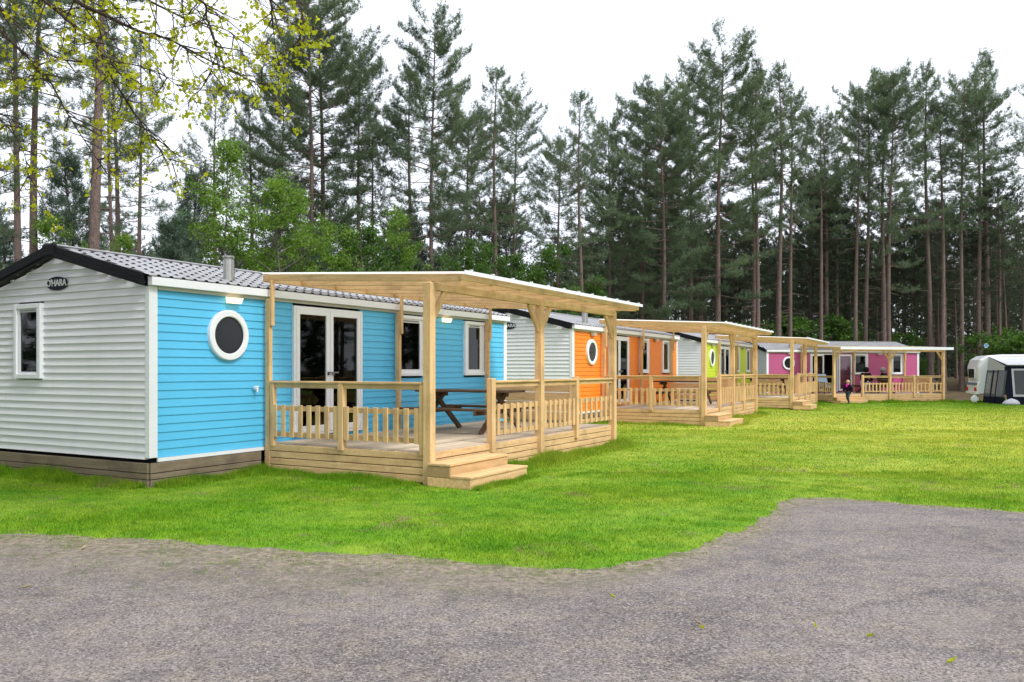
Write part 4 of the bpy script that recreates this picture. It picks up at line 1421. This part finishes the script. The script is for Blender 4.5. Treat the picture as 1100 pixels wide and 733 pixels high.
# overhanging oak with fresh leaves, trunk outside the frame on the left
def oak():
    rnd = random.Random(12)
    root = empty('oak_tree', (-8.6, 8.4, 0))
    tag(root, 'oak branches with fresh yellow green leaves hanging into the upper left corner', 'oak tree')
    b = MB(); O = Vector((-8.6, 8.4, 0))
    trunk = [Vector((0, 0, -.3)), Vector((.05, 0, 2)), Vector((.1, .1, 4)), Vector((.3, .1, 6)), Vector((.6, .2, 8.5))]
    b.tube(trunk, [.34, .28, .24, .2, .12], 12)
    W = lambda l: [at(*q) - O for q in l]
    limbs = [
        ([Vector((.08, .05, 3.6)) + O] , [(-40, -8, 8.4), (0, 33, 8.5), (30, 62, 8.6), (52, 85, 8.7), (70, 118, 8.8), (90, 150, 8.8), (112, 182, 8.9)], .05),
        ([Vector((.15, .1, 4.6)) + O], [(-30, -55, 8.2), (40, -5, 8.3), (75, 24, 8.4), (101, 45, 8.5), (118, 80, 8.6), (136, 108, 8.7), (160, 145, 8.8), (185, 175, 8.9)], .05),
        ([Vector((.2, .1, 5.2)) + O], [(0, -60, 7.8), (80, 0, 7.9), (112, 16, 8.0), (150, 34, 8.1), (180, 42, 8.2), (215, 60, 8.3), (250, 78, 8.4), (285, 92, 8.5)], .055),
        ([Vector((.3, .1, 5.8)) + O], [(60, -80, 7.6), (150, -30, 7.7), (215, 0, 7.8), (222, 20, 7.9), (232, 50, 8.0), (226, 80, 8.1)], .05),
        ([Vector((.35, .1, 6.4)) + O], [(120, -110, 8.0), (230, -50, 8.1), (285, -8, 8.2), (292, 20, 8.3), (296, 55, 8.3)], .045),
        ([Vector((.4, .15, 6.8)) + O], [(160, -130, 8.4), (280, -60, 8.5), (320, 0, 8.6), (324, 32, 8.6), (318, 52, 8.6)], .04),
        ([Vector((.08, .05, 3.0)) + O], [(-90, 60, 9.0), (-40, 100, 9.0), (0, 128, 9.0), (24, 160, 9.0), (30, 190, 9.0)], .035),
        ([Vector((.15, .1, 4.2)) + O], [(-60, -30, 9.4), (10, 20, 9.4), (60, 62, 9.4), (120, 66, 9.4), (170, 78, 9.4), (210, 110, 9.4)], .04),
        ([Vector((.2, .1, 5.0)) + O], [(20, -70, 9.0), (110, -25, 9.0), (170, 6, 9.1), (205, 22, 9.2), (246, 34, 9.3), (262, 60, 9.3)], .045),
    ]
    P, tips = [], []
    for start, pts, r in limbs:
        poly = [start[0] - O] + W(pts)
        fine = []
        for i in range(len(poly) - 1):
            p0, p1, p2, p3 = poly[max(0, i - 1)], poly[i], poly[i + 1], poly[min(len(poly) - 1, i + 2)]
            for k in range(5):
                t = k / 5
                fine.append(.5 * ((2 * p1) + (p2 - p0) * t + (2 * p0 - 5 * p1 + 4 * p2 - p3) * t * t + (3 * p1 - p0 - 3 * p2 + p3) * t ** 3))
        fine.append(poly[-1])
        n = len(fine)
        b.tube(fine, [r * .62 * (1 - .9 * (i / n) ** .6) for i in range(n)], 6)
        for i in range(5, n):
            for q in range(3):
                if rnd.random() < .56: continue
                d0 = (fine[min(n - 1, i + 1)] - fine[i - 1]).normalized()
                d = (d0 * rnd.uniform(.1, .9) + Vector((rnd.gauss(0, .8), rnd.gauss(0, .8), rnd.gauss(-.05, .6)))).normalized()
                ln = rnd.uniform(.2, .85) * (1.1 - .4 * i / n)
                tw = [fine[i]]
                for k in range(3):
                    d = (d + Vector((rnd.gauss(0, .2), rnd.gauss(0, .2), rnd.gauss(-.05, .15)))).normalized()
                    tw.append(tw[-1] + d * ln / 3)
                b.tube(tw, [.008, .006, .004, .0025], 4, cap=False)
                tips.append(tw[-1])
                if rnd.random() < .3: tips.append(tw[2])
                # side twiglets
                for k in range(2):
                    p = tw[1 + k]; e = (d + Vector((rnd.gauss(0, .9), rnd.gauss(0, .9), rnd.gauss(0, .7)))).normalized() * rnd.uniform(.1, .3)
                    b.tube([p, p + e], [.004, .002], 3, cap=False)
                    if rnd.random() < .4: tips.append(p + e)
    b.build('trunk', M['bark_dark'], root, smooth=True)
    C = []
    for t in tips:
        for k in range(rnd.randint(4, 11)):
            C.append((t.x + rnd.gauss(0, .028), t.y + rnd.gauss(0, .028), t.z + rnd.gauss(-.015, .022)))
    C = np.array(C)
    # rest of the crown, unseen above the picture, widened to shade gable and deck
    n = 42000
    e = RNG.normal(0, 1, (n, 3)); e /= np.linalg.norm(e, axis=1)[:, None]
    e *= RNG.uniform(.35, 1, (n, 1)) ** .5
    e = e * np.array([6.3, 3.9, 2.7]) + np.array([-3.4, 7.1, 8.9])
    e = e[e[:, 2] > EYE + .4424 * e[:, 1] + .35] - np.array(tuple(O))
    np_leaves('crown', np.concatenate([C, e]), .052, M['leaf_oak'], root, droop=.5)


oak()


# ------------------------------------------------------------------ caravan and awning
def caravan():
    a = R(-15)
    rc = Vector((24.8, 44.5, 0)); gz = float(ground_h(24.8, 44.5))
    root = empty('caravan', (rc.x, rc.y, gz), a)
    tag(root, 'white touring caravan with red tail lights at the right edge of the lawn', 'caravan')
    # side profile (x along the body, z), extruded across 2.15 m
    prof = [(0.0, .42), (-.03, .9), (.05, 1.15), (.0, 1.9), (.12, 2.28), (.45, 2.50), (1.2, 2.56), (5.0, 2.56), (5.6, 2.35), (5.9, 1.7), (5.85, .6), (5.5, .42)]
    n = len(prof); b = MB()
    cols = (0, .12, 2.03, 2.15)
    for k, y in enumerate(cols):
        ins = .06 if k in (0, 3) else 0
        for x, z in prof:
            cx, cz = 2.9, 1.45
            b.v.append((x + (cx - x) * ins * .4, y, z + (cz - z) * ins))
    for k in range(3):
        for i in range(n):
            j = (i + 1) % n
            b.f.append((k * n + i, k * n + j, (k + 1) * n + j, (k + 1) * n + i))
    b.f.append(tuple(reversed(range(n)))); b.f.append(tuple(3 * n + i for i in range(n)))
    b.build('body', M['caravan'], root, smooth=False)
    w = MB().box(-.035, .03, .45, 1.70, 1.25, 1.85).build('window', M['white'], root, bevel=.02)
    MB().box(-.05, -.03, .52, 1.63, 1.31, 1.79).build('pane', M['dark_glass'], w)
    MB().box(-.045, .02, .1, 2.05, .93, 1.05).build('stripe', M['caravan_blue'], root)
    for y in (.14, 1.80):
        MB().box(-.09, .0, y, y + .22, .60, .80).build('tail_light', M['red'], root, bevel=.02)
    MB().box(-.08, .1, .05, 2.1, .42, .58).build('bumper', M['caravan'], root, bevel=.03)
    for x in (2.7, 3.4):
        b = MB(); b.tube([(x, .1, .32), (x, .32, .32)], .32, 20)
        wh = b.build('wheel', M['rubber'], root)
        MB().tube([(x, .09, .32), (x, .1, .32)], .18, 16).build('rim', M['metal'], wh)
    MB().tube([(.35, 1.5, .42), (.35, 1.5, .0)], .04, 8).build('corner_steady', M['metal'], root)
    # awning: separate tent fixed along the near side
    aw = empty('awning', root.matrix_basis @ Vector((.5, -1.3, 0)), a)
    tag(aw, 'grey and navy caravan awning tent with pale roof beside the caravan', 'awning')
    off = (.5, -1.3, 0)
    x0, x1, yb, yf, yfb = .28, 6.2, -.02, -2.15, -2.6
    zr, zf = 2.42, 1.92
    b = MB()
    b.add([(x0 + .25, yb, zr), (x1, yb, zr), (x1, yf - .1, zf + .06), (x0 + .5, yf - .1, zf + .06), (x0 + .25, yb, zr + .03), (x1, yb, zr + .03), (x1, yf - .1, zf + .09), (x0 + .5, yf - .1, zf + .09)],
          [(0, 1, 2, 3), (7, 6, 5, 4), (0, 3, 7, 4), (3, 2, 6, 7), (1, 5, 6, 2)])
    b.build('roof', M['awn_roof'], aw, off)
    # left side wall: light gusset, then grey panels, dark hem
    def side(y, z):  # the wall leans outward towards the ground
        return x0 + .25 + .25 * (yb - y) / (yb - yf) - .30 * (1 - z / 2.4)
    def quad(b, y0, y1, za0, za1, zb0, zb1, d=0):
        q = [(side(y0, za0) - d, y0, za0), (side(y1, zb0) - d, y1, zb0), (side(y1, zb1) - d, y1, zb1), (side(y0, za1) - d, y0, za1)]
        q2 = [(p[0] + .02, p[1], p[2]) for p in q]
        b.add(q + q2, [(0, 3, 2, 1), (4, 5, 6, 7), (0, 1, 5, 4), (2, 3, 7, 6), (1, 2, 6, 5), (0, 4, 7, 3)])
    yl = lambda t: yb + (yf - yb) * t
    zt = lambda t: zr + (zf - zr) * t
    b = MB(); quad(b, yl(0), yl(1), 1.72, zt(0), 1.72, zt(1)); b.build('gusset', M['awn_light'], aw, off)
    b = MB(); quad(b, yl(0), yl(1.12), .36, 1.72, .36, 1.72); b.build('side_wall', M['awn_grey'], aw, off)
    b = MB(); quad(b, yl(0), yl(1.2), 0, .36, 0, .36); b.build('hem', M['awn_dark'], aw, off)
    for t0, t1 in ((.08, .34), (.46, .62)):
        b = MB(); quad(b, yl(t0), yl(t1), .52, 1.6, .52, 1.6, .012); b.build('side_window', M['awn_win2'], aw, off)
    b = MB(); quad(b, yl(.70), yl(1.05), .40, 1.68, .40, 1.68, .012); b.build('door_flap', M['awn_mid'], aw, off)
    for t in (.38, .66):
        b = MB(); quad(b, yl(t), yl(t + .035), .0, 1.74, .0, 1.74, .02); b.build('seam_band', M['awn_dark'], aw, off)
    # front wall leaning outwards
    def fq(b, xa, xb_, z0, z1, d=0):
        yy = lambda z: yf + (yfb - yf) * (1 - z / zf)
        q = [(xa, yy(z0) - d, z0), (xb_, yy(z0) - d, z0), (xb_, yy(z1) - d, z1), (xa, yy(z1) - d, z1)]
        b.add(q + [(p[0], p[1] + .02, p[2]) for p in q], [(0, 1, 2, 3), (7, 6, 5, 4), (0, 4, 5, 1), (2, 6, 7, 3), (1, 5, 6, 2), (0, 3, 7, 4)])
    b = MB(); fq(b, x0 + .40, x1, .0, zf); b.build('front_wall', M['awn_dark'], aw, off)
    for xa, xb_ in ((.98, 3.1), (3.4, 5.6)):
        b = MB(); fq(b, xa, xb_, .40, zf - .12, .012); fw = b.build('front_window', M['awn_light'], aw, off)
        b = MB(); fq(b, xa + .1, xb_ - .1, .52, zf - .2, .024); b.build('pane', M['awn_win'], fw, off)
    # pale cover and water barrel on the ground
    p = root.matrix_basis @ Vector((.75, -3.0, 0))
    s = MB(); nseg, nr = 18, 6
    for r_ in range(nr + 1):
        ph = r_ / nr * math.pi / 2
        for k in range(nseg):
            th = 2 * math.pi * k / nseg
            wv = 1 + .08 * math.sin(3 * th + 1) + .05 * math.sin(7 * th)
            s.v.append((.42 * math.cos(ph) * math.cos(th) * wv, .25 * math.cos(ph) * math.sin(th) * wv, .03 + .27 * math.sin(ph) * (1 + .1 * math.sin(2 * th))))
    for r_ in range(nr):
        for k in range(nseg):
            s.f.append((r_ * nseg + k, r_ * nseg + (k + 1) % nseg, (r_ + 1) * nseg + (k + 1) % nseg, (r_ + 1) * nseg + k))
    s.f.append(tuple(reversed(range(nseg))))
    c = s.build('covered_bundle', M['bagcloth'], smooth=True)
    c.location = (p.x, p.y, gz); tag(c, 'pale lilac covered bundle on the grass in front of the awning corner', 'bundle')
    p = root.matrix_basis @ Vector((-.05, .35, 0))
    b = MB(); b.tube([(-.28, 0, .19), (-.25, 0, .19), (.25, 0, .19), (.28, 0, .19)], [.14, .19, .19, .14], 18); b.tube([(0, -.0, .36), (0, 0, .41)], .05, 10)
    c = b.build('water_barrel', M['white'], smooth=False); c.location = (p.x, p.y, gz); c.rotation_euler.z = R(60)
    tag(c, 'white water barrel lying under the rear of the caravan', 'water barrel')


caravan()
p = at(1059, 371.5, 53.8)
b = MB(); b.disc((0, 0), .14, .14, -.04, .0, 28)
d = b.build('round_sign', M['signblue']); d.location = p
MB().ring((0, 0), .12, .145, -.05, -.035, 28).build('rim', M['white'], d)
tag(d, 'small round blue disc fixed to the pine behind the caravan', 'sign')


# ------------------------------------------------------------------ people
def skin(name, joints, edges, mat, parent=None, sub=2):
    names = list(joints)
    me = bpy.data.meshes.new(name)
    me.from_pydata([joints[k][:3] for k in names], [(names.index(a), names.index(c)) for a, c in edges], [])
    o = link(bpy.data.objects.new(name, me), parent)
    md = o.modifiers.new('skin', 'SKIN'); md.use_smooth_shade = True
    lay = me.skin_vertices[0] if me.skin_vertices else None
    if lay is None:
        bm = __import__('bmesh').new(); bm.from_mesh(me); bm.verts.layers.skin.verify(); bm.to_mesh(me); bm.free(); lay = me.skin_vertices[0]
    for i, k in enumerate(names):
        r = joints[k][3]; lay.data[i].radius = (r, r); lay.data[i].use_root = (i == 0)
    sd = o.modifiers.new('smooth', 'SUBSURF'); sd.levels = sd.render_levels = sub
    me.materials.append(mat)
    return o


def ball(name, c, r, mat, parent, sx=1, sy=1, sz=1, zmin=-9):
    b = MB(); n, m = 16, 10
    for i in range(m + 1):
        t = math.pi * i / m
        for k in range(n):
            a = 2 * math.pi * k / n
            b.v.append((c[0] + r * sx * math.sin(t) * math.cos(a), c[1] + r * sy * math.sin(t) * math.sin(a), c[2] + max(zmin, r * sz * math.cos(t))))
    for i in range(m):
        for k in range(n):
            b.f.append((i * n + k, i * n + (k + 1) % n, (i + 1) * n + (k + 1) % n, (i + 1) * n + k))
    return b.build(name, mat, parent, smooth=True)


def person(loc, rz, S, label, pose, hair, top, legs, scarf=None):
    """S = standing height; figure faces -y"""
    o = empty('person', loc, rz)
    tag(o, label, 'person')
    q = S / 1.0
    if pose == 'walk':
        J = dict(pel=(0, 0, .50, .075), sp=(0, -.01, .62, .07), ch=(0, -.01, .74, .085), nk=(0, -.015, .825, .032), hd0=(0, -.02, .87, .055), hd1=(0, -.025, .93, .072), hd2=(0, -.02, .985, .045),
                 sl=(.10, -.01, .785, .040), el=(.145, .05, .64, .028), wl=(.165, .02, .51, .019), sr=(-.10, -.01, .785, .040), er=(-.15, -.05, .645, .028), wr=(-.165, -.10, .52, .019),
                 hl=(.05, 0, .48, .062), kl=(.055, -.09, .27, .042), al=(.055, .0, .06, .026), tl=(.06, -.08, .025, .024),
                 hr=(-.05, 0, .48, .062), kr=(-.055, .02, .26, .042), ar=(-.055, .14, .085, .026), tr=(-.06, .09, .03, .024))
    else:
        J = dict(pel=(0, 0, .05, .085), sp=(0, -.02, .18, .075), ch=(0, -.05, .30, .09), nk=(0, -.075, .385, .034), hd0=(0, -.09, .425, .05), hd1=(0, -.105, .475, .064), hd2=(0, -.10, .525, .042),
                 sl=(.115, -.055, .345, .042), el=(.16, -.12, .21, .03), wl=(.10, -.25, .19, .02), sr=(-.115, -.055, .345, .042), er=(-.16, -.12, .21, .03), wr=(-.10, -.25, .19, .02),
                 hl=(.055, -.02, .04, .066), kl=(.075, -.27, .04, .045), al=(.07, -.25, -.20, .028), tl=(.07, -.34, -.235, .024),
                 hr=(-.055, -.02, .04, .066), kr=(-.075, -.27, .04, .045), ar=(-.07, -.25, -.20, .028), tr=(-.07, -.34, -.235, .024))
    E = [('pel', 'sp'), ('sp', 'ch'), ('ch', 'nk'), ('nk', 'hd0'), ('hd0', 'hd1'), ('hd1', 'hd2'), ('ch', 'sl'), ('sl', 'el'), ('el', 'wl'), ('ch', 'sr'), ('sr', 'er'), ('er', 'wr'), ('pel', 'hl'), ('hl', 'kl'), ('kl', 'al'), ('al', 'tl'), ('pel', 'hr'), ('hr', 'kr'), ('kr', 'ar'), ('ar', 'tr')]
    # hands: palm plus five unequal fingers each
    for sd in 'lr':
        w, e = Vector(J['w' + sd][:3]), Vector(J['e' + sd][:3])
        d = (w - e).normalized(); sx = 1 if sd == 'l' else -1
        pm = w + d * .045
        J['p' + sd] = (*pm, .017); E.append(('w' + sd, 'p' + sd))
        side = d.cross(Vector((sx, 0, .2))).normalized()
        for f in range(4):
            a = pm + side * (f - 1.5) * .009 + d * .03; c = a + d * (.028, .034, .032, .024)[f] + Vector((-sx * .008, 0, 0))
            J[f'f{sd}{f}'] = (*a, .0055); J[f'g{sd}{f}'] = (*c, .0045); E += [('p' + sd, f'f{sd}{f}'), (f'f{sd}{f}', f'g{sd}{f}')]
        th = w + d * .02 + side * -.022
        J['t' + sd + 'h'] = (*th, .006); J['u' + sd + 'h'] = (*(th + d * .025 - side * .006), .005); E += [('w' + sd, 't' + sd + 'h'), ('t' + sd + 'h', 'u' + sd + 'h')]
    sc = lambda j, g=0, keys=None: {k: (v[0] * q, v[1] * q, v[2] * q, (v[3] + g) * q) for k, v in j.items() if keys is None or k in keys}
    skin('body', sc(J), E, M['skin'], o)
    tk = ('pel', 'sp', 'ch', 'sl', 'el', 'wl', 'sr', 'er', 'wr')
    skin('jacket', sc(J, .030 if pose == 'walk' else .02, tk), [e for e in E if e[0] in tk and e[1] in tk], top, o)
    lk = ('pel', 'hl', 'kl', 'al', 'hr', 'kr', 'ar')
    skin('trousers', sc(J, .009, lk), [e for e in E if e[0] in lk and e[1] in lk], legs, o)
    for sd in 'lr':
        k2 = ('a' + sd, 't' + sd)
        skin('shoe', sc(J, .012, k2), [k2], M['boot'], o, 1)
    h = Vector(J['hd1'][:3]) * q
    ball('hair', (h.x, h.y + .018 * q, h.z + .014 * q), .082 * q if pose == 'walk' else .096 * q, hair, o, .98, 1.0, 1.0, -.02 * q if pose == 'walk' else -.085 * q)
    # face
    fy = h.y - .070 * q
    for sx in (-1, 1):
        ball('eye', (h.x + sx * .026 * q, fy, h.z), .009 * q, M['hair_dark'], o)
        ball('ear', (h.x + sx * .074 * q, h.y, h.z - .005 * q), .016 * q, M['skin'], o, .5, .8, 1.2)
    ball('nose', (h.x, fy - .006 * q, h.z - .02 * q), .011 * q, M['skin'], o, .8, 1.1, 1.3)
    ball('mouth', (h.x, fy + .004 * q, h.z - .045 * q), .014 * q, M['pink'], o, 1.3, .5, .4)
    if scarf:
        nk = Vector(J['nk'][:3]) * q
        b = MB()
        pts = [(nk.x + .055 * q * math.cos(t), nk.y + .055 * q * math.sin(t) - .005, nk.z + .0) for t in np.linspace(0, 6.283, 17)]
        b.tube(pts, .03 * q, 8, cap=False)
        b.bar((nk.x + .01, nk.y - .10 * q, nk.z), (nk.x + .02 * q, nk.y - .115 * q, nk.z - .11 * q), .06 * q, .02 * q, up=(0, 1, 0))
        b.build('scarf', scarf, o, smooth=True)
    return o


Yc = F * (1.6 + .165) / (434.5 - HZ)
Xc = (911 - 550) / F * Yc
person((Xc, Yc, float(ground_h(Xc, Yc))), R(-58), 1.2, 'small blond child in dark plum coat with pink scarf walking on the lawn', 'walk', M['hair_blond'], M['coat'], M['denim'], M['pink'])
mag = homes[3].matrix_basis
pt = mag @ Vector((4.95, -1.75, ZD + .455))
person(pt, homes[3].rotation_euler.z + R(125), 1.72, 'black haired person in black top and pale trousers on the magenta deck\'s bench', 'sit', M['hair_dark'], M['blackcloth'], M['lightblue'])
pt = mag @ Vector((6.55, -1.35, ZD + .455))
person(pt, homes[3].rotation_euler.z + R(-150), 1.70, 'grey haired person in dark clothes across the table behind the deck post', 'sit', M['hair_grey'], M['blackcloth'], M['denim'])


# deck chair with pale blue cushion just inside the end railing of the magenta deck
def lounge_chair():
    o = empty('lounge_chair', mag @ Vector((2.75, -1.5, ZD)), homes[3].rotation_euler.z)
    tag(o, 'pale blue cushioned lounge chair behind the end railing of the magenta deck', 'chair')
    MB().box(-.30, .30, -.30, .30, .33, .45).build('seat', M['lightblue'], o, bevel=.03)
    MB().bar((0, .30, .42), (0, .52, 1.05), .56, .10, up=(0, 1, 0)).build('backrest', M['lightblue'], o, bevel=.03)
    for sx in (-1, 1):
        MB().box(sx * .33 - .03, sx * .33 + .03, -.32, .36, .58, .62).build('armrest', M['dark_y'], o, bevel=.006)
        for sy in (-.28, .28):
            MB().box(sx * .33 - .025, sx * .33 + .025, sy - .025, sy + .025, 0, .58).build('leg', M['dark_z'], o)


lounge_chair()

# a few leaves lying on the road
for k, (px, py, s, mat, lb) in enumerate((
        (28, 635, .055, 'dryleaf', 'large pale dry leaf on the road near the left edge'),
        (90, 592, .05, 'dryleaf', 'brown leaf on the silt by the lawn edge'),
        (750, 674, .035, 'dryleaf', 'small reddish brown leaf on the road'),
        (754, 679, .04, 'leaf_oak', 'small yellow green leaf beside the reddish brown one'),
        (935, 688, .04, 'leaf_oak', 'yellow green leaf on the road toward the right'),
        (1022, 716, .045, 'leaf_oak', 'yellow green leaf near the bottom right corner'),
        (876, 678, .03, 'leaf_oak', 'tiny yellow green leaf between the two road cracks'),
        (658, 645, .03, 'leaf_oak', 'tiny pale green leaf on the middle of the road'))):
    Y = F * EYE / (py - HZ); X = (px - 550) / F * Y
    b = MB(); nL = 6; s *= .62
    for i in range(nL + 1):
        t = i / nL; w = math.sin(math.pi * min(1, t * .96 + .02)) * .38 + (.06 * (i % 2))
        zc = .012 + .02 * t * t + .006
        b.v += [(t * 2 * s - s, -w * s, zc + .012), (t * 2 * s - s, 0, zc), (t * 2 * s - s, w * s, zc + .014)]
    for i in range(nL):
        for j in range(2):
            a = i * 3 + j; b.f.append((a, a + 1, a + 4, a + 3))
    o = b.build('fallen_leaf', M[mat]); o.location = (X, Y, 0); o.rotation_euler.z = k * 1.3
    sm = o.modifiers.new('thickness', 'SOLIDIFY'); sm.thickness = .002
    tag(o, lb, 'leaf', 'leaves fallen on the road')

# ------------------------------------------------------------------ light
SUN_EL, SUN_AZ = 48, 134            # azimuth clockwise from +Y
world = bpy.data.worlds.new("World")
scene.world = world
world.use_nodes = True
nt = world.node_tree
for n in list(nt.nodes): nt.nodes.remove(n)
out = nt.nodes.new("ShaderNodeOutputWorld")
bg = nt.nodes.new("ShaderNodeBackground"); bg.inputs['Strength'].default_value = .078
sky = nt.nodes.new("ShaderNodeTexSky"); sky.sky_type = 'NISHITA'; sky.sun_disc = False
sky.sun_elevation = R(SUN_EL); sky.sun_rotation = R(SUN_AZ); sky.dust_density = 4; sky.air_density = 1
tcw = nt.nodes.new("ShaderNodeTexCoord")
cn = nt.nodes.new("ShaderNodeTexNoise"); cn.inputs['Scale'].default_value = 2.2; cn.inputs['Detail'].default_value = 5
nt.links.new(tcw.outputs['Generated'], cn.inputs['Vector'])
cl = ramp(nt, (cn, 0), [(.3, (8.3, 8.8, 9.9)), (.7, (10.0, 10.4, 11.3))])
mx = nt.nodes.new("ShaderNodeMix"); mx.data_type = 'RGBA'; mx.inputs[0].default_value = .88      # closed cloud cover over the blue sky
nt.links.new(sky.outputs[0], mx.inputs[6]); nt.links.new(cl[0].outputs[0], mx.inputs[7])
nt.links.new(mx.outputs[2], bg.inputs['Color']); nt.links.new(bg.outputs[0], out.inputs['Surface'])

sd = bpy.data.lights.new("sun", 'SUN'); sd.energy = 1.5; sd.angle = R(14); sd.color = (1, .98, .955)
so = bpy.data.objects.new("sun", sd); COL.objects.link(so)
az, el = R(SUN_AZ), R(SUN_EL)
dv = Vector((math.sin(az) * math.cos(el), math.cos(az) * math.cos(el), math.sin(el)))
so.rotation_euler = dv.to_track_quat('Z', 'Y').to_euler()
so.location = (20, -20, 40)

vs = scene.view_settings
vs.view_transform = 'Standard'; vs.look = 'None'; vs.exposure = 1.0; vs.gamma = 1.0; vs.use_curve_mapping = False
cy = scene.cycles
cy.max_bounces = 8; cy.transparent_max_bounces = 12; cy.diffuse_bounces = 4; cy.glossy_bounces = 3
cy.use_denoising = True
